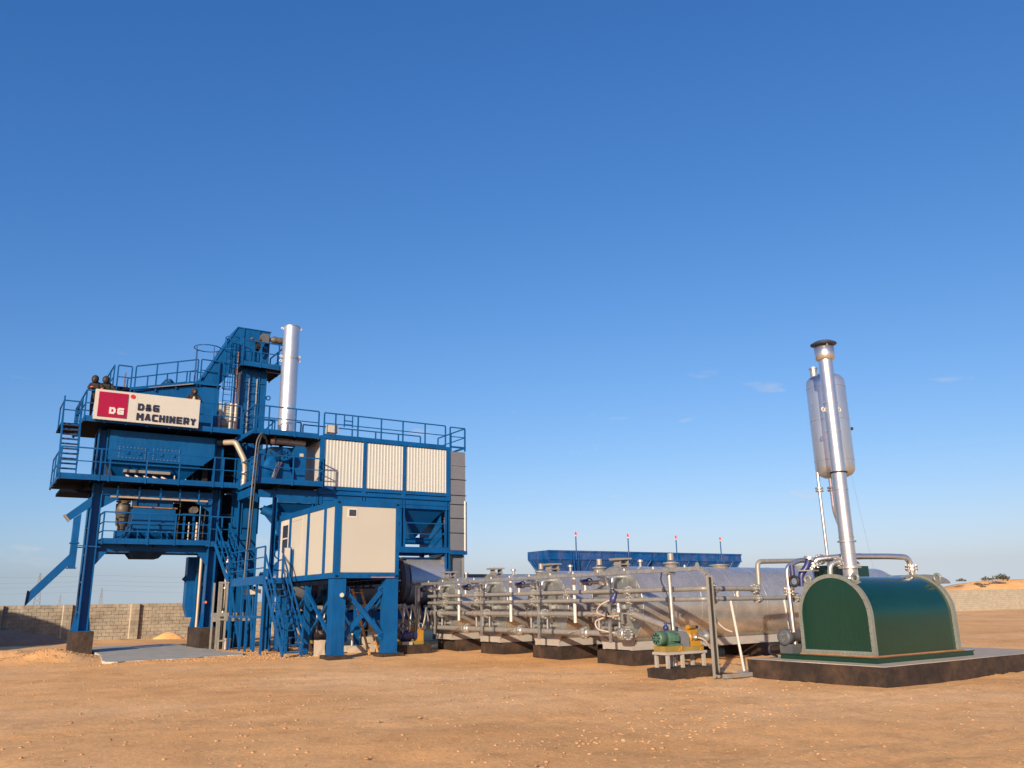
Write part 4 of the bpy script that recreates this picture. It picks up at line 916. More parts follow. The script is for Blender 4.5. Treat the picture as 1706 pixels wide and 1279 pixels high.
for a in (3.6, 4.5, 5.6):
    c_, s_ = math.cos(a), math.sin(a); mb = MB().add([(11.66+.39*c_, 36.95+.39*s_, 9.17), (11.66+.52*c_, 36.95+.52*s_, 9.17), (11.66+.39*c_, 36.95+.39*s_, 9.7), (11.66+.39*c_+.02*s_, 36.95+.39*s_-.02*c_, 9.17), (11.66+.52*c_+.02*s_, 36.95+.52*s_-.02*c_, 9.17), (11.66+.39*c_+.02*s_, 36.95+.39*s_-.02*c_, 9.7)], [(0, 1, 2), (5, 4, 3), (0, 3, 4, 1), (1, 4, 5, 2)])
    part("foot_gusset", mb, "stack_alu", ck)

# ------------------------------------------------------------------ dryer drum
dr = thing("dryer_drum", "grey rotating dryer drum lying below the filter house", "drum", (16, 36.7, 0))
DY, DZ = 36.75, 2.78
part("shell", T((11.8, DY, DZ), (17.5, DY, DZ), 1.06, 40), "grey_sheet", dr)
part("insulated_shell", T((17.55, DY, DZ), (19.65, DY, DZ), 1.13, 40), "drum_sheet", dr)
part("riding_ring", T((17.0, DY, DZ), (17.2, DY, DZ), 1.20, 40), "rust_ring", dr); part("riding_ring", T((12.8, DY, DZ), (13.0, DY, DZ), 1.20, 40), "rust_ring", dr)
part("gear_ring", T((16.82, DY, DZ), (16.92, DY, DZ), 1.16, 40), "black_rubber", dr)
for a in range(14):
    t = 2*PI*a/14; part("ring_pad", MB().beam((16.72, DY+1.1*math.cos(t), DZ+1.1*math.sin(t)), (16.98, DY+1.1*math.cos(t), DZ+1.1*math.sin(t)), .12, .06), "galvanised", dr)
eh = part("end_housing", MB().prism([(19.3, 3.9), (19.65, 4.0), (20.45, 4.0), (20.45, .6), (19.7, .6), (19.7, 3.2)], 'xz', 35.9, 38.0), "grey_sheet", dr)
part("housing_panel", B(19.8, 20.3, 35.86, 35.9, 1.6, 3.75), "grey_sheet", eh); part("housing_frame", B(19.66, 19.76, 35.84, 35.9, .7, 3.98), "grey_paint", eh); part("housing_frame", B(20.38, 20.48, 35.84, 35.9, .7, 3.98), "grey_paint", eh)
part("frame_beam", B(11.5, 20.4, 35.6, 35.75, 1.05, 1.42), BL, dr); part("frame_beam", B(11.5, 20.4, 37.8, 37.95, 1.05, 1.42), BL, dr)
part("frame_web", B(11.6, 20.3, 35.8, 37.7, 1.42, 1.5), "navy_shade_steel", dr)
for x in (13.9, 16.2, 20.0):
    for y in (35.6, 37.75): part("leg", MB().column(x-.12, x+.12, y, y+.22, 0, 1.05, .025), BL, dr)
bu = thing("burner", "blue burner with air pipe and control box below the fan platform", "burner", (11.3, 36.2, 2.2))
part("air_pipe", T((10.6, 36.4, 5.85), (11.5, 36.2, 5.5), .2, 14), BL, bu)
part("air_box", MB().frustum(11.35, 11.9, 35.9, 36.6, 4.75, 11.3, 12.0, 35.85, 36.7, 5.7), BL, bu)
part("burner_body", MB().lathe((11.8, DY, DZ+.1), (-1, 0, 0), [(0, .75), (.3, .75), (.5, .45), (.8, .45), (.85, .3), (1.0, .3)], 20), BL, bu)
part("valve_body", MB().lathe((11.2, 36.0, 4.3), (0, 0, 1), [(-.25, .12), (-.1, .2), (.1, .2), (.25, .12), (.4, .12)], 12), BL, bu)
part("gear_housing", MB().lathe((11.75, 35.9, 4.2), (0, -1, 0), [(0, .3), (.2, .3), (.25, .2)], 14), BL, bu)
part("valve_wheel", MB().ring((11.25, 35.7, 3.9), (0, 1, 0), .2, .03, 14, 6), BL, bu)
part("cable", MB().path([(11.0, 35.8, 4.6), (11.3, 35.7, 4.3), (11.6, 35.75, 4.5), (11.9, 35.8, 3.9)], .03, 6, .2), "black_rubber", bu)
part("lamp", MB().lathe((12.1, 35.7, 3.85), (0, -1, 0), [(0, .06), (.08, .09), (.1, .05)], 10), "gauge_white", bu)
part("side_box", B(11.75, 12.15, 35.85, 36.3, 3.9, 4.7), BL, bu)
part("support", B(11.0, 11.2, 36.4, 37.0, 0, 2.2), "navy_shade_steel", bu)
# ------------------------------------------------------------------ cabin on posts
cb = thing("control_cabin", "cream panelled control cabin in blue steel frame raised on posts", "cabin", (11.85, 30.8, 2.62))
CX0, CX1, CY0, CY1, CZ0, CZ1 = 10.64, 13.06, 27.6, 33.95, 2.64, 5.33
part("shell", B(CX0+.06, CX1-.06, CY0+.06, CY1-.06, CZ0+.12, CZ1-.12), "cream_panel", cb)
part("roof", B(CX0+.02, CX1-.02, CY0+.02, CY1-.02, CZ1-.1, CZ1-.01), "grey_sheet", cb)
part("floor", B(CX0+.05, CX1-.05, CY0+.05, CY1-.05, CZ0+.02, CZ0+.1), "navy_shade_steel", cb)
def fb(*a): return part("frame_rail", B(*a), BL, cb)
for x0, x1 in ((CX0, CX0+.2), (CX1-.13, CX1)):
    for y0, y1 in ((CY0, CY0+.17), (CY1-.17, CY1)): part("corner_post", B(x0, x1, y0, y1, CZ0, CZ1), BL, cb)
for z0, z1 in ((CZ0+.005, CZ0+.185), (CZ1-.2, CZ1-.005)):
    fb(CX0+.2, CX1-.13, CY0+.004, CY0+.12, z0, z1); fb(CX0+.2, CX1-.13, CY1-.12, CY1-.004, z0, z1)
    fb(CX0+.004, CX0+.12, CY0+.17, CY1-.17, z0, z1); fb(CX1-.12, CX1-.004, CY0+.17, CY1-.17, z0, z1)
for y in (28.72, 30.48, 32.58): part("side_mullion", B(CX0-.004, CX0+.1, y-.085, y+.085, CZ0+.01, CZ1-.01), BL, cb)
for y0, y1 in ((27.79, 28.61), (28.83, 30.37), (30.59, 32.47)):
    part("side_panel", B(CX0+.035, CX0+.062, y0, y1, CZ0+.20, CZ1-.22), "cream_panel", cb)
part("panel_seam", B(CX0+.02, CX0+.036, 31.2, 31.24, CZ0+.3, CZ1-.3), "cream_panel", cb); part("panel_seam", B(CX0+.02, CX0+.036, 31.24, 32.4, CZ1-.36, CZ1-.32), "cream_panel", cb)
part("front_panel", B(CX0+.205, CX1-.135, CY0+.03, CY0+.062, CZ0+.2, CZ1-.215), "cream_panel", cb)
vt = part("vent_window", B(11.07, 11.43, CY0+.015, CY0+.03, 4.72, 5.05), "gauge_white", cb)
part("glass", B(11.12, 11.38, CY0+.008, CY0+.015, 4.78, 5.0), "glass_dark", vt)
dw = part("door", B(CX0+.01, CX0+.04, 32.72, 33.74, 2.84, 5.08), "gauge_white", cb)
part("door_glass", B(CX0-.002, CX0+.01, 32.82, 33.45, 3.82, 4.88), "glass_dark", dw); part("glazing_bar", B(CX0-.012, CX0-.002, 32.8, 33.47, 4.33, 4.38), "gauge_white", dw)
part("door_panel", B(CX0-.004, CX0+.01, 32.85, 33.42, 2.98, 3.65), "cream_panel", dw); part("handle", B(CX0-.05, CX0-.004, 32.76, 32.79, 3.75, 3.9), "dark_steel", dw)
for k in range(9): part("bolt", MB().tube((11.55+.04*(k % 3)+.35*(k//3), CY0-.012, 2.70+.035*(k % 2)), (11.55+.04*(k % 3)+.35*(k//3), CY0+.004, 2.70+.035*(k % 2)), .014, 6), "dark_steel", cb)
for x in (CX0+.1, CX1-.07):
    for z in (CZ0+.07, CZ1-.09): part("corner_casting", B(x-.05, x+.05, CY0-.006, CY0, z-.035, z+.035), "navy_shade_steel", cb)
part("rust_patch", B(12.0, 12.9, CY0+.001, CY0+.0035, CZ0+.012, CZ0+.05), "rust_edge", cb)
for x0, x1, px0, px1 in ((10.62, 11.12, 10.5, 11.25), (12.6, 13.08, 12.45, 13.25)):
    for y in (27.64, 33.4):
        pn = "left" if x0 < 12 else "right"
        footing(f"flat tar black pad under the {'front' if y < 30 else 'rear'} {pn} cabin post", px0, px1, y-.15, y+.65, -.2, .10)
cs = thing("cabin_stand", "four thick blue posts with crossed braces carrying the control cabin", "stand", (11.85, 30.8, .1))
for x0, x1 in ((10.63, 11.10), (12.61, 13.07)):
    for y in (27.64, 33.4):
        p = part("post", B(x0, x1, y, y+.46, .12, 2.62), BL, cs); part("base_plate", B(x0-.05, x1+.05, y-.05, y+.51, .10, .12), BL, p)
for y in (27.85, 33.6):
    for a, b in (((11.12, 2.25), (12.6, .68)), ((11.12, .62), (12.6, 2.25))):
        yy = y if a[1] > 1 else y+.09
        br = part("brace", MB().beam((a[0], yy, a[1]), (b[0], yy, b[1]), .06, .14, ref=(0, 1, 0)) if False else MB().beam((a[0], yy, a[1]), (b[0], yy, b[1]), .07, .16), BL, cs)
        for q in (a, b):
            d = 1 if q[0] < 12 else -1; g = part("brace_plate", MB().prism([(q[0]-d*.02, q[1]-.13), (q[0]-d*.02, q[1]+.13), (q[0]+d*.16, q[1]+.11), (q[0]+d*.2, q[1]), (q[0]+d*.16, q[1]-.11)], 'xz', yy-.055, yy-.036), BL, br)
            part("bolts", MB().tube((q[0]+d*.05, yy-.075, q[1]+.05), (q[0]+d*.05, yy-.055, q[1]+.05), .022, 6).tube((q[0]+d*.05, yy-.075, q[1]-.05), (q[0]+d*.05, yy-.055, q[1]-.05), .022, 6).tube((q[0]+d*.12, yy-.075, q[1]), (q[0]+d*.12, yy-.055, q[1]), .022, 6), "navy_shade_steel", br)
for x in (10.86, 12.84):
    for a, b in (((28.2, 2.2), (30.6, .7)), ((28.2, .7), (30.6, 2.2)), ((31.0, 2.2), (33.3, .7)), ((31.0, .7), (33.3, 2.2))): part("side_brace", MB().beam((x+(.06 if a[1] > 1 else -.06), a[0], a[1]), (x+(.06 if a[1] > 1 else -.06), b[0], b[1]), .1, .1), BL, cs)
    part("top_rail", B(x-.1, x+.1, 28.15, 33.35, 2.46, 2.61), "navy_shade_steel", cs)
    part("middle_post", B(x-.09, x+.09, 30.7, 30.9, .0, 2.46), BL, cs)
tt = part("cable_truss", B(11.1, 12.6, 28.6, 28.7, 2.30, 2.36), "dark_steel", cs)
for k in range(10): part("truss_web", MB().beam((11.15+.145*k, 28.65, 2.36 if k % 2 else 2.58), (11.15+.145*(k+1), 28.65, 2.58 if k % 2 else 2.36), .03), "dark_steel", tt)
fl2 = thing("floodlight", "small round floodlight fixed to the front left cabin post", "floodlight", (10.98, 27.55, 1.98))
part("bracket", B(10.95, 11.08, 27.58, 27.64, 1.98, 2.1), BL, fl2); part("lamp", MB().lathe((10.95, 27.58, 2.06), (-.4, -.8, .15), [(0, .04), (.06, .085), (.1, .085), (.11, .07)], 14), "flange_grey", fl2)
wl = thing("wooden_ladder", "rough wooden ladder leaning beside the right cabin post", "ladder", (12.6, 29.0, 0))
for dx in (0, .34): part("stile", MB().beam((12.52+dx, 28.75, 0.0), (12.30+dx, 30.0, 2.35), .07, .05), "wood", wl)
for k in range(5): part("rung", MB().beam((12.44-.042*k, 28.93+.24*k, .38+.45*k), (12.86-.042*k, 28.93+.24*k, .38+.45*k), .09, .03), "wood", wl)

# ------------------------------------------------------------------ walkway and stairs to the cabin
wk = thing("cabin_walkway", "blue railed walkway on thin legs running to the cabin door", "walkway", (10.05, 34, 0))
wd = part("deck", B(9.56, 10.6, 32.0, 37.0, 2.66, 2.72), "navy_shade_steel", wk)
part("edge_beam", B(9.53, 9.56, 32.0, 37.0, 2.56, 2.88), BL, wd); part("edge_beam", B(9.56, 10.6, 31.96, 32.0, 2.56, 2.74), BL, wd)
for y in (32.05, 32.95, 34.1, 34.9, 36.6):
    l = part("leg", B(9.54, 9.62, y-.04, y+.04, -.02, 2.58), BL, wk)
    part("leg", B(10.5, 10.58, y-.04, y+.04, -.02, 2.58), BL, wk)
part("leg_brace", MB().beam((9.58, 32.95, .1), (9.58, 34.1, 2.5), .06), BL, wk); part("leg_brace", MB().beam((9.58, 34.9, .1), (9.58, 36.6, 2.5), .06), BL, wk)
part("leg_tie", B(9.55, 9.61, 32.1, 36.6, 1.3, 1.4), BL, wk)
railing(wk, [(9.56, 32.05, 2.72), (9.56, 37.0, 2.72)], 1.25, mids=(.36, .68), toe=0)
railing(wk, [(10.25, 32.02, 2.72), (10.6, 32.02, 2.72)], 1.15, posts=(0, 1), toe=0)
s1 = stairs(wk, (9.9, 29.35, .05), (9.9, 32.0, 2.72), .68, 11)
part("name_plate_frame", B(10.22, 10.26, 31.95, 32.0, 2.7, 3.95), BL, s1); part("name_plate_frame", B(10.5, 10.54, 31.95, 32.0, 2.7, 3.95), BL, s1); part("plate", B(10.26, 10.5, 31.965, 31.985, 2.95, 3.92), "cream_panel", s1)
s2 = stairs(wk, (9.72, 36.75, 2.75), (9.42, 38.2, 4.42), .55, 7)

# grey steel rack and clutter under the platforms
rk = thing("steel_rack", "grey steel rack standing between the tower footing and the walkway", "rack", (9.35, 37.2, 0))
for x in (9.1, 9.42):
    for y in (36.7, 37.6): part("upright", B(x-.035, x+.035, y-.035, y+.035, -.05, 2.75), "rack_grey", rk)
for z in (.35, 1.2, 2.7): part("tie", B(9.05, 9.47, 36.64, 36.68, z, z+.07), "rack_grey", rk)
part("beam", B(9.0, 10.5, 36.9, 37.05, 1.15, 1.35), "rack_grey", rk); part("beam", B(9.0, 10.5, 37.3, 37.42, 1.35, 1.5), "rack_grey", rk)
lf = thing("strip_light", "white box light fixed under the cabin walkway", "light", (9.9, 35.2, 2.2))
part("lamp", B(9.62, 10.35, 35.0, 35.2, 2.22, 2.42), "gauge_white", lf); part("hanger", B(9.9, 9.96, 35.05, 35.15, 2.42, 2.66), BL, lf)
vp = thing("vertical_pipe", "pale vertical pipe with flanges rising beside the right tower footing", "pipe", (9.55, 37.9, 0))
part("pipe", T((9.52, 37.7, .2), (9.62, 37.7, 3.9), .06, 10), "hose_beige", vp)
for z in (1.5, 2.5, 3.6): part("flange", T((9.555+.027*(z-1.3), 37.7, z), (9.557+.027*(z-1.3), 37.7, z+.07), .13, 12), "galvanised", vp)
part("black_sleeve", T((9.525, 37.69, .1), (9.56, 37.69, 1.7), .09, 10), "black_rubber", vp)
ff = thing("filler_pipe_bank", "bank of dark pipes and ducts behind the right tower legs", "pipes", (9.4, 40.2, .88))
part("box_duct", MB().prism([(8.6, 1.8), (8.6, 4.0), (9.0, 4.0), (9.0, 1.3), (8.75, 1.3)], 'xz', 40.7, 41.2), BL, ff)
part("lifting_lug", MB().prism([(8.6, 2.85), (8.42, 3.0), (8.6, 3.2)], 'xz', 40.9, 40.95), BL, ff)
for i, (x, y, r) in enumerate(((8.86, 39.3, .07), (8.98, 39.6, .06), (9.45, 39.0, .09), (9.62, 39.5, .12))): part("pipe", T((x, y, .9), (x, y, 4.1), r, 8), ("hose_beige", BL, BL, "navy_shade_steel")[i], ff)
part("orange_valve", MB().lathe((9.0, 38.62, 1.95), (0, -1, 0), [(0, .05), (.05, .08), (.12, .05)], 10), "glove_orange", ff)
bk = part("white_bucket", MB().lathe((9.72, 37.35, 0), (0, 0, 1), [(0, .15), (.42, .17), (.43, .18), (.45, .18)], 16), "gauge_white", label="white plastic bucket beside the right tower footing", cat="bucket")
# concrete blocks and oddments below the cabin
for i, (lb, x, y, a, b, c) in enumerate((("pale concrete block beside the foot of the cabin stairs", 10.75, 29.3, .3, .3, .55), ("low concrete block lying below the cabin braces", 12.3, 30.4, .8, .5, .26), ("upright concrete block below the cabin braces", 13.1, 30.6, .45, .4, .55), ("concrete block beside the right cabin post", 13.6, 28.3, .4, .4, .4))):
    part("concrete_block", rough_box(x, x+a, y, y+b, -.05, c, .012, 2), "pad_top", label=lb, cat="block")
ow = thing("pipe_stub", "short white pipe stub standing on a low concrete block", "pipe", (12.6, 30.6, .26)); part("pipe", T((12.6, 30.6, .26), (12.6, 30.6, .7), .035, 8), "gauge_white", ow)
for i in range(3):
    sk = thing("valve_cluster", ("tangle of hoses and valves on a low black plinth behind the cabin post", "hose and valve cluster beside the cabin's rear post", "valve cluster half hidden behind the right cabin post")[i], "valves", ((14.0, 28.6, 0), (12.2, 32.6, 0), (14.6, 30.4, 0))[i]); x, y, _ = WO[sk]
    part("plinth", rough_box(x-.6, x+.7, y-.4, y+.5, -.1, .3, .01, 2), "tar_concrete", sk)
    part("pump_body", MB().lathe((x, y, .62), (1, 0, 0), [(-.35, .1), (-.3, .2), (.05, .2), (.1, .12), (.25, .17), (.4, .1)], 14), ("valve_blue", "motor_grey", "motor_olive")[i], sk)
    part("pump_base", B(x-.45, x+.5, y-.2, y+.2, .3, .42), "base_olive", sk)
    part("gear_case", B(x+.28, x+.5, y-.18, y+.18, .42, .85), "pump_yellow", sk)
    for k in range(4):
        q = random.Random(i*10+k); part("hose", MB().path([(x-.3+.25*k, y-.1, .7), (x-.4+.3*k, y-.3, 1.1+q.random()*.5), (x-.2+.3*k, y, 1.5+q.random()*.4), (x+.1+.25*k, y+.1, 1.1)], .035, 6, .3), ("hose_beige", "galvanised", "black_rubber", "grey_pipe")[k], sk)
    for k in range(3): part("valve_wheel", MB().ring((x-.35+.35*k, y-.25, .95+.2*(k % 2)), (.3, -1, .2), .1, .02, 12, 5), ("valve_blue", "dark_steel", "galvanised")[k], sk)
# ------------------------------------------------------------------ four bitumen tanks
TR, TZ, TX0, TX1 = 1.13, 1.58, 15.92, 28.2
TY = [18.97, 22.44, 25.91, 29.38]
tlab = ["shiny steel bitumen tank lying beside the pump skid, first in the row", "shiny steel bitumen tank lying second along the row from the pump skid", "shiny steel bitumen tank lying third along the row from the pump skid", "shiny steel bitumen tank lying last in the row beside the dryer drum"]
y0 = TY[0]
tk = thing("bitumen_tank", tlab[0], "tank", (22, y0, .37), "bitumen tanks in a row")
part("shell", T((TX0+.01, y0, TZ), (TX1, y0, TZ), TR, 64, cap=True), "stainless", tk)
for x in (16.9, 18.2, 19.6, 21.0, 22.4, 23.8, 25.2, 26.6): part("seam_band", MB().lathe((x, y0, TZ), (1, 0, 0), [(0, TR+.001), (.006, TR+.006), (.03, TR+.006), (.036, TR+.001)], 64), "stainless", tk)
fc = part("end_face", T((TX0-.03, y0, TZ), (TX0, y0, TZ), TR-.03, 48), "galv_face", tk)
part("end_rim", MB().ring((TX0-.01, y0, TZ), (1, 0, 0), TR-.01, .022, 56, 6), "galvanised", fc)
for a, b, c, d in ((-.62, -.15, -.35, .45), (.05, .6, -.9, -.2), (-.9, -.5, .1, .75), (.3, .85, .25, .8), (-.3, .2, .65, 1.0)): part("cladding_sheet", B(TX0-.042, TX0-.03, y0+a, y0+b, TZ+c, TZ+d), "galv_face", fc)
part("saddle_plate", MB().prism([(y0-.60, .40), (y0+.60, .40), (y0+.82, .80), (y0+.45, .66), (y0, .58), (y0-.45, .66), (y0-.82, .80)], 'yz', TX0-.08, TX0-.04), "saddle_grey", tk)
for s in (-1, 1): part("skid_beam", B(TX0-.08, TX1, y0+s*.60-.05, y0+s*.60+.05, .39, .62), "saddle_grey", tk)
for x in (17.5, 21, 25, 27.8): part("saddle", B(x-.08, x+.08, y0-.55, y0+.55, .40, .7), "saddle_grey", tk)
# top fittings
mw = part("manway", B(15.98, 16.01, y0-.14, y0+.14, TZ+TR-.1, TZ+TR+.18), "grey_paint", tk)
part("manway_lid", MB().prism([(15.86, TZ+TR+.17), (16.38, TZ+TR+.20), (16.38, TZ+TR+.24), (15.84, TZ+TR+.23)], 'xz', y0-.2, y0+.2), "grey_paint", mw)
part("manway_leg", B(16.28, 16.31, y0-.14, y0+.14, TZ+TR-.1, TZ+TR+.19), "grey_paint", mw)
part("manway_shelf", B(15.96, 16.34, y0-.16, y0+.16, TZ+TR+.04, TZ+TR+.07), "grey_paint", mw)
nz_ = part("nozzle", T((16.88, y0, TZ+TR-.05), (16.88, y0, TZ+TR+.2), .045, 10), "grey_pipe", tk); part("nozzle_flange", T((16.88, y0, TZ+TR+.13), (16.88, y0, TZ+TR+.19), .09, 12), "galvanised", nz_)
dm = part("access_dome", MB().lathe((18.12, y0, TZ+TR-.08), (0, 0, 1), [(0, .20), (.17, .20), (.17, .25), (.21, .25), (.21, .2), (.25, .1)], 24), "grey_pipe", tk); part("vent", T((18.12, y0, TZ+TR+.2), (18.12, y0, TZ+TR+.40), .095, 14), "grey_pipe", dm)
part("lifting_lug", MB().prism([(19.15, TZ+TR-.04), (19.2, TZ+TR+.14), (19.28, TZ+TR+.14), (19.33, TZ+TR-.04)], 'xz', y0-.02, y0+.02), "grey_paint", tk)
for x in (20.2, 24.2): part("hatch_cover", MB().lathe((x, y0, TZ+TR-.06), (0, 0, 1), [(0, .27), (.10, .28), (.11, .33), (.135, .33), (.16, .08)], 24), "grey_pipe", tk)
# valve set on the end face
hv = part("top_valve", T((15.3, y0+.38, 2.26), (15.92, y0+.38, 2.26), .05, 10), "grey_pipe", tk)
part("valve_body", MB().lathe((15.1, y0+.3, 2.27), (0, 1, 0), [(-.02, .05), (.02, .09), (.16, .09), (.2, .05)], 12), "valve_blue", hv)
hw = part("handwheel", MB().ring((15.1, y0+.22, 2.28), (0, 1, 0), .1, .018, 16, 6), "black_rubber", hv)
part("valve_flange", T((15.1, y0+.5, 2.27), (15.1, y0+.55, 2.27), .11, 14), "bolt", hv); part("valve_pipe", T((15.1, y0-.35, 2.27), (15.1, y0+.5, 2.27), .042, 10), "grey_pipe", hv)
part("valve_flange", T((15.1, y0-.4, 2.27), (15.1, y0-.35, 2.27), .10, 14), "bolt", hv); part("valve_drop", T((15.1, y0+.42, 1.98), (15.1, y0+.42, 2.27), .035, 8), "gauge_white", hv)
part("elbow", MB().path([(15.92, y0-.3, 2.4), (15.5, y0-.3, 2.4), (15.5, y0-.3, 2.0)], .06, 10, .15), "galvanised", tk)
for dy, z, r in ((.55, 1.62, .06), (-.25, 1.62, .05), (.1, 1.0, .06), (-.45, 1.0, .05)): 
    st_ = part("stub_pipe", T((15.42, y0+dy, z), (15.92, y0+dy, z), r, 10), "grey_pipe", tk); part("stub_flange", T((15.6, y0+dy, z), (15.66, y0+dy, z), r*2.0, 12), "galvanised", st_)
for dy, z0_, z1_ in ((-.1, .95, 1.5), (.35, .9, 1.38), (-.55, .8, 1.3)): part("riser", T((15.5, y0+dy, z0_), (15.5, y0+dy, z1_), .035, 8), "grey_pipe", tk)
for dy in (.0, .3): 
    q = part("lever_valve", MB().lathe((15.42, y0+dy-.1, 1.38), (0, 1, 0), [(0, .07), (.03, .11), (.06, .07), (.2, .07), (.23, .11), (.26, .07)], 12), "bolt", tk); part("lever", MB().beam((15.38, y0+dy+.05, 1.42), (15.28, y0+dy+.42, 1.37), .03, .015), "bolt", q)
q = part("lever_valve", MB().lathe((15.42, y0+.75, .85), (0, 1, 0), [(0, .08), (.03, .14), (.06, .08), (.3, .08), (.33, .14), (.36, .08)], 12), "bolt", tk); part("lever", MB().beam((15.38, y0+.95, .93), (15.25, y0+1.5, .84), .03, .015), "bolt", q)
part("level_gauge", T((15.2, y0+1.08, 1.13), (15.2, y0+1.08, 2.42), .05, 10), "gauge_white", tk)
part("gauge_post", B(15.17, 15.23, y0-.53, y0-.47, .62, 2.44), "galvanised", tk)
part("heating_box", B(15.72, 15.88, y0-.35, y0+.55, 1.1, 1.72), "galv_face", tk)
tanks = [tk]
for i in range(1, 4):
    c = copy_tree(tk, (0, TY[i]-y0, 0)); c["label"] = tlab[i]; tanks.append(c)
PLW = ["first", "second", "third", "last"]
for i, y in enumerate(TY):
    w = ["the first bitumen tank by the pump skid", "the second bitumen tank from the pump skid", "the third bitumen tank from the pump skid", "the last bitumen tank by the drum"][i]
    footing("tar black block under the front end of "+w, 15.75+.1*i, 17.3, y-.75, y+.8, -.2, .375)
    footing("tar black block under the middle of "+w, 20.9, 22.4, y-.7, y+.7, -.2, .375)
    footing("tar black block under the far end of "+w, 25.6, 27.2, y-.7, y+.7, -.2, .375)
# hot oil pipe lines along the tank ends
def pipeline(label, pts, r, bands, fl=(), m="grey_pipe", ax=None, fil=.16):
    t = thing("pipe_line", label, "pipe", pts[0]); part("pipe", MB().path(pts, r, 14, fil), m, t)
    for p, d in bands:
        d = V(*d); part("band", T(V(*p)-d*.05, V(*p)+d*.05, r+.004, 14), "band_navy", t)
    for p, d in fl:
        d = V(*d)/np.linalg.norm(d); f = part("flange", T(V(*p)-d*.055, V(*p)-d*.015, r*2.1, 16), "galvanised", t); part("flange", T(V(*p)+d*.015, V(*p)+d*.055, r*2.1, 16), "galvanised", t)
        u = np.cross(d, V(0, 0, 1)) if abs(d[2]) < .9 else V(1, 0, 0); u /= np.linalg.norm(u); w = np.cross(d, u); bm = MB()
        for k in range(8):
            a = 2*PI*k/8; c = V(*p)+(u*math.cos(a)+w*math.sin(a))*r*1.65; bm.tube(c-d*.085, c+d*.085, .016, 6)
        part("flange_bolts", bm, "bolt", f, kind="stuff")
    return t
YD, XD = (0, 1, 0), (1, 0, 0)
pipeline("upper grey oil pipe crossing the tank ends and rising over to the heater", [(15.12, 29.2, 2.0), (15.12, 14.75, 2.0), (17.1, 14.75, 1.98), (17.12, 14.75, 2.66), (18.9, 14.75, 2.70), (18.9, 13.3, 2.7), (18.2, 12.6, 2.5)], .062,
         [((15.12, y, 2.0), YD) for y in (16.1, 18.2, 19.6, 21.6, 23.2, 25.0, 26.6, 28.4)]+[((15.75, 14.75, 1.99), XD)], [((15.12, y, 2.0), YD) for y in (17.55, 20.3, 22.1, 25.6, 27.9)]+[((15.45, 14.75, 2.0), XD), ((16.95, 14.75, 1.985), XD)])
pipeline("second grey oil pipe running level below the upper one to the heater", [(15.12, 29.2, 1.755), (15.12, 14.78, 1.755), (18.9, 14.78, 1.74), (18.95, 14.1, 1.74)], .058,
         [((15.12, y, 1.755), YD) for y in (16.0, 18.15, 19.6, 21.6, 23.2, 25.0, 26.6)]+[((15.8, 14.78, 1.752), XD)], [((15.12, y, 1.755), YD) for y in (17.5, 22.1, 25.6, 27.9)]+[((15.45, 14.78, 1.753), XD), ((17.05, 14.78, 1.748), XD), ((18.55, 14.78, 1.742), XD)])
pipeline("third thicker grey bitumen pipe running along the tank ends", [(15.4, 29.6, 1.375), (15.4, 18.4, 1.375)], .075, [((15.4, y, 1.375), YD) for y in (19.9, 23.3, 26.8)], [((15.4, y, 1.375), YD) for y in (18.5, 21.9, 25.4, 28.7)])
pipeline("lowest thick grey bitumen pipe running along the tank ends", [(15.42, 29.6, .85), (15.42, 18.2, .85)], .085, [((15.42, y, .85), YD) for y in (21.4, 24.8)], [((15.42, y, .85), YD) for y in (18.2, 19.9, 23.3, 26.8)])
pipeline("thick grey pipe slanting down from the tank end to the pump", [(15.45, 17.9, 1.4), (15.3, 17.75, 1.42), (15.35, 15.6, .9), (15.36, 15.35, .84)], .085, [], [((15.32, 17.6, 1.385), (.02, -1, -.24))], fil=.1)
pl_ = thing("pipe_stand", "two thin steel props under the level oil pipes", "stand", (16.3, 14.9, 0))
part("prop", T((16.38, 14.82, 0), (16.05, 14.78, 1.70), .035, 8), "gauge_white", pl_); part("foot", B(16.24, 16.5, 14.7, 14.95, -.02, .03), "galvanised", pl_)
part("prop", T((18.22, 14.7, .05), (18.05, 14.78, 1.70), .035, 8), "gauge_white", pl_); part("hanger", T((16.3, 14.77, 1.78), (16.3, 14.76, 1.95), .035, 8), "gauge_white", pl_)
vh = thing("hose_set", "steel braided hoses and blue valve hanging from the oil pipes at the first tank", "hose", (15.1, 17.9, 1.0))
part("hose", MB().path([(15.08, 18.3, 1.76), (14.9, 18.55, 1.62), (14.9, 18.7, 1.42), (15.0, 18.3, 1.32), (15.15, 18.0, 1.35)], .028, 8, .2), "hose_beige", vh)
part("hose", MB().path([(15.1, 18.55, 1.3), (14.92, 18.8, 1.2), (14.95, 18.75, .98), (15.35, 18.45, .87)], .028, 8, .2), "hose_beige", vh)
part("valve", MB().lathe((15.05, 18.1, 1.78), (.2, -.4, 1), [(-.1, .07), (-.04, .1), (.05, .1), (.12, .05), (.2, .05)], 12), "valve_blue", vh); part("handwheel", MB().ring((15.1, 18.0, 2.0), (.2, -.4, 1), .1, .018, 14, 6), "black_rubber", vh)
part("bellows", MB().lathe((15.1, 17.95, 1.42), (0, 0, 1), [(0, .05), (.05, .07), (.08, .045), (.12, .07), (.16, .045), (.2, .07), (.25, .05)], 10), "bolt", vh)
part("valve_wheel", MB().ring((15.02, 18.35, 1.36), (.5, -1, 0), .09, .022, 14, 6), "dark_steel", vh)
part("flanged_end", MB().lathe((15.40, 18.1, .85), (0, -1, 0), [(0, .1), (.02, .17), (.06, .17), (.07, .1), (.1, .1), (.1, .17), (.15, .17)], 18), "galvanised", vh)
bw = MB()
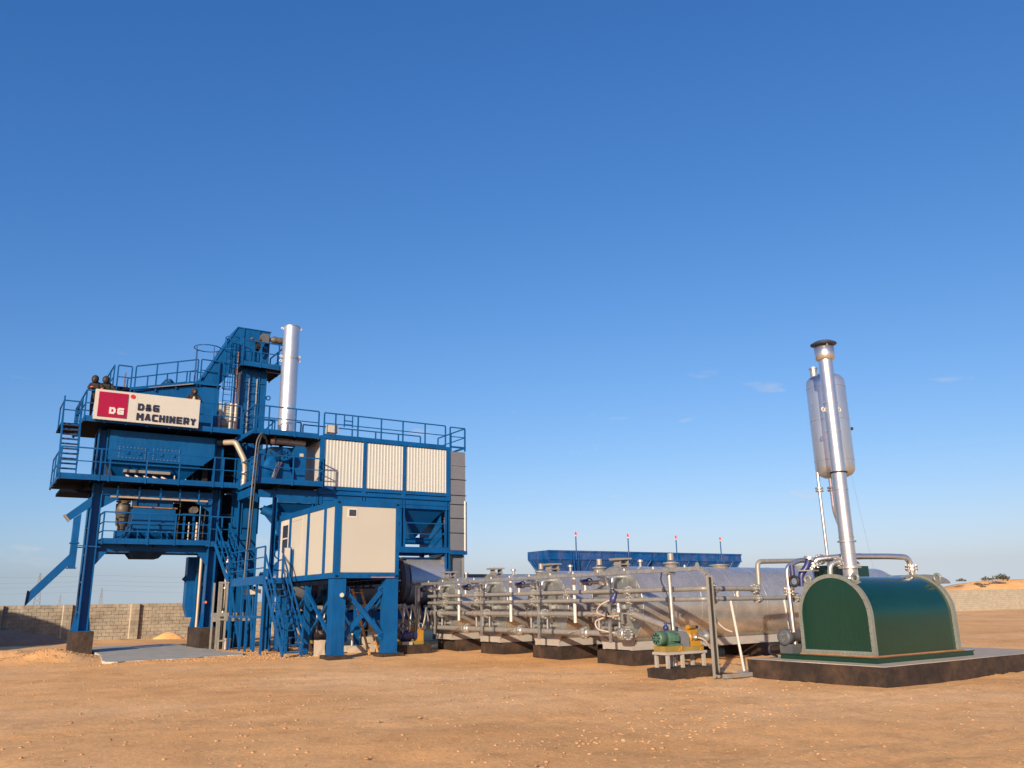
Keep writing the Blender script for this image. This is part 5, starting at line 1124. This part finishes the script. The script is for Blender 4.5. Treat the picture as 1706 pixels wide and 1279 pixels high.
for k in range(10):
    a = 2*PI*k/10; bw.tube((15.40+.135*math.cos(a), 18.15, .85+.135*math.sin(a)), (15.40+.135*math.cos(a), 17.91, .85+.135*math.sin(a)), .02, 6)
part("bolts", bw, "bolt", vh, kind="stuff")
vh2 = thing("hose_set", "flanged valve with a bent drain hose on the oil pipes before the tray post", "hose", (15.2, 14.8, 1.2))
part("valve", MB().lathe((15.28, 14.7, 1.55), (0, 0, 1), [(0, .05), (.03, .1), (.08, .1), (.1, .06), (.3, .06), (.32, .1), (.36, .1), (.4, .05)], 12), "bolt", vh2)
part("hose", MB().path([(15.28, 14.68, 1.55), (15.3, 14.62, 1.25), (15.45, 14.5, 1.05), (15.6, 14.4, .98)], .03, 8, .15), "hose_beige", vh2)

# ------------------------------------------------------------------ cable tray
ct = thing("cable_tray", "galvanised cable tray running above the tank ends and dropping to the ground", "cable tray", (14.73, 22, 0))
def tray_run(a, b, w=.17, h=.09, flip=False):
    a = V(*a); b = V(*b); d = (b-a)/np.linalg.norm(b-a); u = V(1, 0, 0) if abs(d[0]) < .9 else V(0, 1, 0); n = np.cross(d, u)
    m_ = MB().beam(a, b, w, .012, ref=tuple(n)); m_.beam(a+u*w/2+n*h/2, b+u*w/2+n*h/2, .012, h, ref=tuple(n)); m_.beam(a-u*w/2+n*h/2, b-u*w/2+n*h/2, .012, h, ref=tuple(n)); return m_
for i in range(8): part("tray_length", tray_run((14.73, 30.2-2*i, 2.42), (14.73, 28.22-2*i if i < 7 else 14.45, 2.42)), "galvanised", ct)
part("tray_bend", tray_run((14.73, 14.45, 2.425), (14.73, 14.22, 2.28), .16), "galvanised", ct)
part("tray_drop", B(14.665, 14.795, 14.2, 14.22, .02, 2.28), "rack_grey", ct); part("drop_side", B(14.655, 14.667, 14.13, 14.2, .0, 2.29), "rack_grey", ct); part("drop_side", B(14.793, 14.805, 14.13, 14.2, .0, 2.29), "rack_grey", ct)
part("drop_cable", MB().path([(14.71, 14.17, 2.25), (14.71, 14.165, .1), (15.2, 14.08, .06)], .03, 6, .1), "black_rubber", ct); part("drop_cable", MB().path([(14.76, 14.175, 2.25), (14.76, 14.17, .1), (15.2, 14.1, .07)], .025, 6, .1), "dark_steel", ct)
part("ground_length", B(14.81, 16.05, 13.93, 14.06, .0, .09), "grey_pipe", ct)
cp = MB()
for i in range(14): cp.tube((14.62, 29.4-1.12*i, 2.50), (14.62, 29.4-1.12*i, 2.56), .022, 6)
part("clip", cp, "gauge_white", ct, kind="stuff")
p1 = part("post", T((14.75, 15.5, .2), (14.72, 15.5, 2.36), .055, 10), "galvanised", ct); part("post_head", B(14.58, 14.86, 15.42, 15.58, 2.36, 2.41), "galvanised", ct)
part("post", B(14.68, 14.78, 29.3, 29.4, .35, 2.40), "galvanised", ct); part("post_head", B(14.55, 14.9, 29.25, 29.45, 2.36, 2.41), "galvanised", ct)
for y in (18.48, 21.97, 25.45): part("bracket", B(14.83, 15.2, y-.03, y+.03, 2.37, 2.41), "galvanised", ct)
part("cable", MB().path([(14.72, 15.75, 2.45), (14.62, 15.72, 2.2), (14.68, 15.55, 1.9), (14.69, 15.45, .4)], .018, 6, .2), "black_rubber", ct)
part("concrete_block", rough_box(14.5, 14.98, 29.1, 29.6, -.05, .36, .012, 2), "pad_top", label="concrete block under the last cable tray post", cat="block")

# ------------------------------------------------------------------ bitumen pump skid
footing("thin tar black slab under the yellow pump skid", 13.85, 15.32, 14.66, 15.52, -.15, .2)
sk = thing("pump_skid", "green electric motor and yellow pump on a grey steel table", "pump", (14.7, 15.25, .2))
for x in (14.03, 14.5, 15.2):
    for y in (15.0, 15.38): part("table_leg", B(x-.035, x+.035, y-.035, y+.035, .2, .5), "saddle_grey", sk)
part("table_top", B(13.95, 15.28, 14.95, 15.43, .5, .56), "saddle_grey", sk)
part("base_frame", B(13.98, 14.55, 15.0, 15.40, .56, .69), "base_olive", sk); part("base_frame", B(14.55, 15.25, 15.02, 15.38, .56, .66), "base_olive", sk)
part("base_rib", MB().prism([(14.45, .56), (14.5, .56), (14.48, .68)], 'xz', 14.96, 15.0), "pump_yellow", sk)
for x in (14.42, 15.12): part("anchor", MB().prism([(x-.06, .565), (x+.06, .565), (x+.05, .6), (x, .64), (x-.03, .6)], 'xz', 14.955, 15.0), "pump_yellow", sk)
mo = part("motor", MB().lathe((13.92, 15.22, .87), (1, 0, 0), [(0, .11), (0, .155), (.03, .165), (.20, .165), (.21, .148), (.28, .148), (.29, .158), (.56, .152), (.58, .11), (.66, .11)], 28), "motor_green", sk)
for k in range(8):
    a = 2*PI*k/8; part("fan_slot", MB().beam((13.912, 15.22+.06*math.cos(a), .87+.06*math.sin(a)), (13.912, 15.22+.125*math.cos(a), .87+.125*math.sin(a)), .03, .012), "navy_shade_steel", mo)
for k in range(16):
    a = 2*PI*k/16; part("fin", MB().beam((14.24, 15.22+.155*math.cos(a), .87+.155*math.sin(a)), (14.5, 15.22+.155*math.cos(a), .87+.155*math.sin(a)), .012, .03), "motor_green", mo)
part("terminal_box", B(14.3, 14.45, 15.0, 15.08, .8, .95), "motor_green", mo); part("motor_foot", B(14.25, 14.55, 15.02, 15.42, .68, .74), "motor_green", mo)
part("coupling_guard", MB().prism([(15.03, .60), (15.41, .60), (15.41, .9), (15.32, 1.0), (15.12, 1.0), (15.03, .9)], 'yz', 14.62, 14.8), "grey_sheet", sk)
pu = part("pump_body", MB().lathe((14.88, 15.22, .86), (1, 0, 0), [(0, .10), (.02, .15), (.08, .15), (.10, .12), (.14, .14), (.30, .14), (.33, .10)], 20), "pump_yellow", sk)
part("pump_foot", MB().prism([(14.9, .66), (15.25, .66), (15.2, .78), (14.95, .78)], 'xz', 15.08, 15.36), "pump_yellow", pu); part("pump_top", B(14.92, 15.18, 15.12, 15.32, .96, 1.03), "pump_yellow", pu)
part("relief_valve", MB().lathe((14.92, 15.22, 1.09), (1, 0, 0), [(0, .05), (.02, .06), (.1, .06), (.12, .045), (.26, .045), (.28, .03)], 12), "pump_yellow", pu); part("valve_cap", T((15.2, 15.22, 1.09), (15.28, 15.22, 1.09), .035, 10), "black_rubber", pu)
fp = part("suction_pipe", T((15.2, 15.22, .86), (15.6, 15.25, .86), .075, 14), "galvanised", sk); part("flange", T((15.22, 15.22, .86), (15.27, 15.22, .86), .14, 16), "galvanised", fp); part("flange", T((15.52, 15.25, .86), (15.58, 15.25, .86), .15, 16), "galvanised", fp); part("gasket", T((15.58, 15.25, .86), (15.62, 15.25, .86), .14, 16), "valve_blue", fp)
part("hose", MB().path([(15.05, 15.05, .86), (15.2, 14.95, .82), (15.3, 14.92, .68), (15.38, 14.93, .6)], .028, 8, .1), "hose_beige", sk); part("hose_nut", MB().lathe((15.03, 15.08, .86), (.2, -1, 0), [(0, .06), (.05, .06), (.08, .035)], 10), "galvanised", sk)
part("blue_valve", MB().lathe((14.5, 15.5, 1.0), (0, 0, 1), [(0, .03), (.05, .07), (.12, .07), (.15, .03), (.2, .03)], 10), "valve_blue", sk); part("valve_handle", MB().beam((14.45, 15.5, 1.2), (14.65, 15.48, 1.19), .03, .02), "valve_blue", sk)

# ------------------------------------------------------------------ thermal oil heater
pad = thing("heater_pad", "low concrete slab with tar black sides under the green heater", "slab", (18.9, 12, 0))
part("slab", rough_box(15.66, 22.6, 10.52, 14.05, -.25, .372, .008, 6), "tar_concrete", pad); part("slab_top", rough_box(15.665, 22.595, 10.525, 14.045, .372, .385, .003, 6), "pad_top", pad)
ht = thing("thermal_oil_heater", "dark green arched heater with bolted grey end frames", "heater", (18, 12, .385))
HX0, HX1, HY0, HY1, HZ, HR = 16.40, 19.60, 11.15, 12.99, 1.33, .90
HC = (HY0+HY1)/2
part("base_frame", B(16.18, 19.9, 11.02, 13.5, .385, .50), "heater_green", ht); part("base_lip", B(16.15, 19.92, 10.99, 13.52, .485, .505), "heater_green", ht)
part("base_flange", B(HX0-.08, HX1+.08, HY0-.06, HY1+.06, .507, .53), "rust_edge", ht)
def arch(r, k=28): return [(HC+r, .53)]+[(HC+r*math.cos(PI*i/k), HZ+r*.985*math.sin(PI*i/k)) for i in range(k+1)]+[(HC-r, .53)]
def arch_band(r0, r1, x0, x1):
    a, b = arch(r0), arch(r1); n = len(a); mb = MB(); vs = [(x0, *p) for p in a]+[(x0, *p) for p in b]+[(x1, *p) for p in a]+[(x1, *p) for p in b]; fs = []
    for i in range(n-1): fs += [(i, i+1, n+i+1, n+i), (2*n+i+1, 2*n+i, 3*n+i, 3*n+i+1), (n+i, n+i+1, 3*n+i+1, 3*n+i), (i+1, i, 2*n+i, 2*n+i+1)]
    return mb.add(vs, fs)
sh = MB(); A = arch(HR-.02); n = len(A); sh.add([(HX0, *p) for p in A]+[(HX1, *p) for p in A], [(i, i+1, n+i+1, n+i) for i in range(n-1)], True)
part("shell", sh, "heater_green", ht)
part("end_panel", MB().prism(arch(HR-.04), 'yz', HX0-.03, HX0-.005), "heater_green", ht); part("end_panel", MB().prism(arch(HR-.05), 'yz', HX1+.005, HX1+.03), "heater_green", ht)
for x0, x1 in ((HX0-.055, HX0-.035), (HX0+.0, HX0+.035), (HX1-.09, HX1-.055), (HX1+.0, HX1+.035)):
    ef = part("end_frame", arch_band(HR-.05 if x0 < HX0 else HR-.03, HR+.035, x0, x1), "flange_grey", ht)
fb_ = part("end_frame_sill", B(HX0-.057, HX0-.033, HC-HR-.05, HC+HR+.05, .532, .61), "flange_grey", ht)
bm = MB()
for i in range(26):
    t = i/25
    if t < .2: p = (HC+HR-.01, .58+t/.2*.7)
    elif t > .8: p = (HC-HR+.01, 1.28-(t-.8)/.2*.7)
    else: a = PI*(t-.2)/.6; p = (HC+(HR-.01)*math.cos(a), HZ+(HR-.02)*math.sin(a))
    bm.tube((HX0-.075, *p), (HX0-.05, *p), .016, 6); bm.tube((HX1-.11, p[0]*1.0, p[1]), (HX1-.09, *p), .016, 6)
for i in range(18): bm.tube((HX0-.075, HC-HR+.06+i*(2*HR-.1)/17, .57), (HX0-.055, HC-HR+.06+i*(2*HR-.1)/17, .57), .014, 6)
for i in range(34): bm.tube((HX0+.03+i*(HX1-HX0)/33.5, HY0-.035, .47), (HX0+.03+i*(HX1-HX0)/33.5, HY0-.035, .50), .014, 6)
for i in range(14): bm.tube((HX0-.06, HC-HR+.06+i*(2*HR-.1)/13, .47), (HX0-.06, HC-HR+.06+i*(2*HR-.1)/13, .50), .014, 6)
part("frame_bolts", bm, "flange_grey", ht, kind="stuff")
def lug(x, y, z): 
    k = 10; ring = [(y+.1*math.cos(PI*i/k), z+.14+.1*math.sin(PI*i/k)) for i in range(k+1)]; m_ = MB(); inner = [(y+.05*math.cos(2*PI*i/16), z+.14+.05*math.sin(2*PI*i/16)) for i in range(16)]
    m_.prism([(y-.14, z+(.02 if y > HC else .13)-.10), (y+.14, z+(.13 if y > HC else .02)-.10) if y < HC else (y+.14, z-.1), (y+.11, z+.06), (y-.11, z+.06)], 'yz', x+.028, x+.058); m_.ring((x+.043, y, z+.13), (1, 0, 0), .08, .036, 16, 6); return m_
for y in (HC+.62, HC-.62): part("lifting_lug", lug(HX0-.05, y, 2.02), "flange_grey", ht)
part("lifting_lug", lug(HX1-.06, HC-.62, 2.02), "flange_grey", ht); part("lifting_lug", lug(HX1-.06, HC+.62, 2.02), "flange_grey", ht)
# smoke stack of the heater
ss = thing("heater_stack", "tall shiny smoke pipe with flat cap rising from the green heater", "chimney", (17.16, 12.1, 2.2))
SX, SYY = 17.18, 12.1
zz = [2.2, 2.42, 2.72, 3.1, 4.2, 4.62, 5.6, 6.3, 7.42]
for i, (a, b) in enumerate(zip(zz, zz[1:])):
    part("pipe_length", T((SX, SYY, a), (SX, SYY, b-.012), .165, 28), "bright_steel", ss); part("joint_band", T((SX, SYY, b-.02), (SX, SYY, b+.008), .17, 28), "galvanised", ss)
part("base_flange", T((SX, SYY, 2.38), (SX, SYY, 2.43), .25, 24), "galvanised", ss); part("clamp", T((SX, SYY, 2.98), (SX, SYY, 3.01), .21, 24), "galvanised", ss); part("clamp", T((SX, SYY, 4.60), (SX, SYY, 4.63), .195, 24), "dark_steel", ss)
part("cowl", MB().lathe((SX, SYY, 7.40), (0, 0, 1), [(.0, .20), (.04, .235), (.32, .235), (.34, .20)], 28), "bright_steel", ss)
part("rain_cap", MB().lathe((SX, SYY, 7.80), (0, 0, 1), [(-.02, .24), (0, .31), (.02, .31), (.07, .22), (.09, .0)], 28), "band_navy", ss)
for z in (7.55, 7.7): pass
for a in (0, 2.1, 4.2): part("cap_strut", MB().beam((SX+.2*math.cos(a), SYY+.2*math.sin(a), 7.7), (SX+.2*math.cos(a), SYY+.2*math.sin(a), 7.8), .03), "galvanised", ss)
for s in (-1, 1): part("guy_lug", MB().ring((SX+s*.2, SYY-s*.08, 6.15), (0, 1, 0), .05, .02, 10, 5), "gauge_white", ss)
part("guy_wire", T((SX+.2, SYY, 6.1), (19.9, 13.3, 2.3), .002, 4), "galvanised", ss)
# expansion tank
et = thing("expansion_tank", "upright silver expansion tank held high on thin pipes behind the stack", "tank", (18.62, 13.2, .385))
EX, EY = 18.62, 13.2
part("vessel", MB().lathe((EX, EY, 4.70), (0, 0, 1), [(0, .0), (.01, .15), (.04, .30), (.10, .41), (.18, .47), (.30, .49), (2.50, .49), (2.62, .47), (2.70, .41), (2.76, .30), (2.79, .15), (2.80, .0)], 40), "stack_alu", et)
for z in (5.14, 6.2, 7.08): part("weld_band", T((EX, EY, z), (EX, EY, z+.02), .493, 40), "galvanised", et)
part("vent_nozzle", T((EX-.3, EY+.1, 7.3), (EX-.3, EY+.1, 7.62), .09, 14), "galvanised", et); part("vent_cap", T((EX-.3, EY+.1, 7.62), (EX-.3, EY+.1, 7.66), .11, 14), "galvanised", et)
for i, (lx, ly, pts) in enumerate(((18.28, 13.5, [(18.28, 13.5, 4.95), (18.28, 13.5, 4.4), (18.34, 13.52, 2.3), (18.34, 13.52, .385)]), (18.5, 13.3, [(18.5, 13.3, 4.72), (18.5, 13.3, 3.9), (18.72, 13.3, 3.35), (18.75, 13.3, .385)]))):
    l = part("leg_pipe", MB().path(pts, .045 if i else .04, 10, .15), "bright_steel", et); part("flange", T((lx, ly, 4.38), (lx, ly, 4.42), .10, 14), "galvanised", l); part("flange", T((lx, ly, 4.45), (lx, ly, 4.49), .10, 14), "galvanised", l)
part("gauge_tap", MB().lathe((EX+.38, EY-.29, 6.0), (.6, -.8, 0), [(0, .04), (.08, .04), (.1, .02)], 8), "dark_steel", et)
# pipework on top of the heater
pipeline("silver pipe looping over the heater top to its far flange", [(16.95, 13.0, 2.35), (17.0, 12.9, 2.62), (17.6, 12.5, 2.68), (18.9, 12.15, 2.68), (19.5, 12.05, 2.66), (19.55, 12.05, 2.25)], .07, [((18.0, 12.4, 2.68), (.95, -.3, 0))], [((19.55, 12.05, 2.4), (0, 0, 1)), ((16.98, 12.95, 2.5), (0, .1, 1))], m="bright_steel", fil=.22)
pipeline("bright riser pipe bending over at the heater's left shoulder", [(16.55, 13.35, .7), (16.5, 13.35, 2.45), (16.9, 13.3, 2.62), (18.2, 13.25, 2.66)], .06, [], [((16.52, 13.35, 1.9), (0, 0, 1)), ((17.7, 13.27, 2.65), (1, 0, 0))], m="bright_steel", fil=.16)
pipeline("short steel elbow below the smoke pipe on the heater", [(16.9, 12.45, 2.2), (16.9, 12.42, 2.48), (17.15, 12.38, 2.55), (17.5, 12.4, 2.55)], .06, [], [((17.2, 12.38, 2.55), (1, 0, 0))], m="galvanised", fil=.15)
vb = thing("strainer_valve", "blue strainer valve bolted on the heater's left shoulder", "valve", (16.7, 13.0, 2.1))
part("body", MB().path([(16.62, 13.05, 2.0), (16.62, 13.05, 2.28), (16.75, 12.95, 2.45), (16.78, 12.9, 2.62)], .075, 12, .1), "valve_blue", vb); part("branch", MB().path([(16.45, 13.15, 2.2), (16.45, 13.15, 2.5)], .06, 12), "valve_blue", vb)
part("handwheel", MB().ring((16.42, 13.1, 2.12), (1, .2, 0), .11, .035, 16, 6), "black_rubber", vb); part("flange", T((16.78, 12.9, 2.60), (16.8, 12.89, 2.66), .13, 14), "galvanised", vb); part("lever", MB().beam((16.4, 12.95, 2.36), (16.95, 12.8, 2.36), .03, .03), "bright_steel", vb)
bx2 = thing("burner_box", "low dark green box behind the heater stack", "box", (18.9, 13.6, .385)); part("box", B(18.3, 20.1, 13.6, 13.95, 2.2, 2.52), "heater_green", bx2); part("post", B(19.1, 19.2, 13.7, 13.85, .385, 2.2), "heater_green", bx2); part("window", B(18.95, 19.25, 13.59, 13.6, 2.26, 2.46), "grey_paint", bx2)
fm = thing("circulation_motor", "round dark grey motor on the slab beside the heater's left wall", "motor", (16.5, 13.55, .385))
part("body", MB().lathe((16.22, 13.42, .86), (1, 0, 0), [(0, .11), (0, .165), (.02, .18), (.17, .18), (.19, .155), (.6, .155)], 28), "motor_grey", fm)
for k in range(8):
    a = 2*PI*k/8; part("fan_slot", MB().beam((16.212, 13.42+.04*math.cos(a), .86+.04*math.sin(a)), (16.212, 13.42+.10*math.cos(a), .86+.10*math.sin(a)), .03, .012), "flange_grey", fm)
part("foot", B(16.3, 16.75, 13.24, 13.6, .505, .7), "motor_grey", fm); part("cable", MB().path([(16.4, 13.62, .7), (16.1, 13.75, .68), (16.08, 13.75, .5), (16.3, 13.7, .42)], .03, 6, .1), "black_rubber", fm)

# ------------------------------------------------------------------ cold feed bins
FY, FZ, FW = 38.0, 4.47, 3.9
blabs = ["blue feed bin with beacon pole, first of the row beside the shed", "second blue feed bin of the row counted from the shed", "third blue feed bin of the row counted from the shed", "last blue feed bin of the row, farthest from the shed"]
def feed_bin(i):
    x0 = 27.05+i*FW; x1 = x0+FW-.06; t = thing("feed_bin", blabs[i], "bin", ((x0+x1)/2, FY+1.3, 0), "cold feed bins in a row")
    yb = FY+1.95
    part("upper_side", B(x0, x1, FY, FY+.05, FZ-.45, FZ), "blue_bin", t); part("upper_back", B(x0, x1, yb, yb+.05, FZ-.45, FZ), "blue_bin", t)
    part("upper_end", B(x0, x0+.05, FY+.05, yb, FZ-.45, FZ), "blue_bin", t); part("upper_end", B(x1-.05, x1, FY+.05, yb, FZ-.45, FZ), "blue_bin", t)
    part("hopper", MB().frustum(x0+.95, x1-.95, FY+.65, yb-.65, FZ-2.1, x0, x1, FY, yb+.05, FZ-.45), "blue_bin", t)
    part("rim", B(x0-.02, x1+.02, FY-.05, FY-.002, FZ-.08, FZ+.01), "blue_bin", t); part("waist_rib", B(x0, x1, FY-.04, FY-.002, FZ-.5, FZ-.42), "blue_bin", t)
    for k in range(6):
        x = x0+.12+k*(FW-.3)/5; part("stiffener", B(x-.03, x+.03, FY-.03, FY-.002, FZ-.42, FZ-.08), "blue_bin", t)
        xb = x0+.98+(x-x0)*.5; part("stiffener", MB().beam((x, FY-.02, FZ-.5), (xb, FY+.75, FZ-2.05), .06, .05), "blue_bin", t)
        if i == 0: 
            y = FY+.15+k*.33; yc = FY+.7+k*.11; part("stiffener", MB().beam((x0-.02, y, FZ-.5), (x0+.9, yc, FZ-2.0), .06, .05), "blue_bin", t); part("stiffener", B(x0-.03, x0-.002, y-.03, y+.03, FZ-.45, FZ), "blue_bin", t)
    for x in (x0+.5, x1-.5):
        for y in (FY+.3, yb-.3): part("leg", B(x-.07, x+.07, y-.07, y+.07, -.05, FZ-1.2), "blue_bin", t)
    part("feeder", B(x0+.8, x1-.8, FY+.6, yb-.6, 1.2, FZ-2.05), "grey_paint", t)
    bx_ = x0+1.95; p = part("beacon_pole", T((bx_, FY-.06, FZ-.5), (bx_, FY-.06, FZ+.85), .035, 8), "blue_bin", t)
    part("beacon", MB().lathe((bx_, FY-.06, FZ+.85), (0, 0, 1), [(0, .05), (.05, .06), (.06, .055), (.15, .055), (.2, .03), (.21, 0)], 12), "beacon_red", p); part("beacon_base", T((bx_, FY-.06, FZ+.8), (bx_, FY-.06, FZ+.86), .06, 10), "gauge_white", p)
    for dx in (-.35, -.15, .15): part("guide_bar", B(bx_+dx-.025, bx_+dx+.025, FY-.07, FY-.03, FZ-1.5, FZ), "blue_bin", t)
    return t
for i in range(4): feed_bin(i)
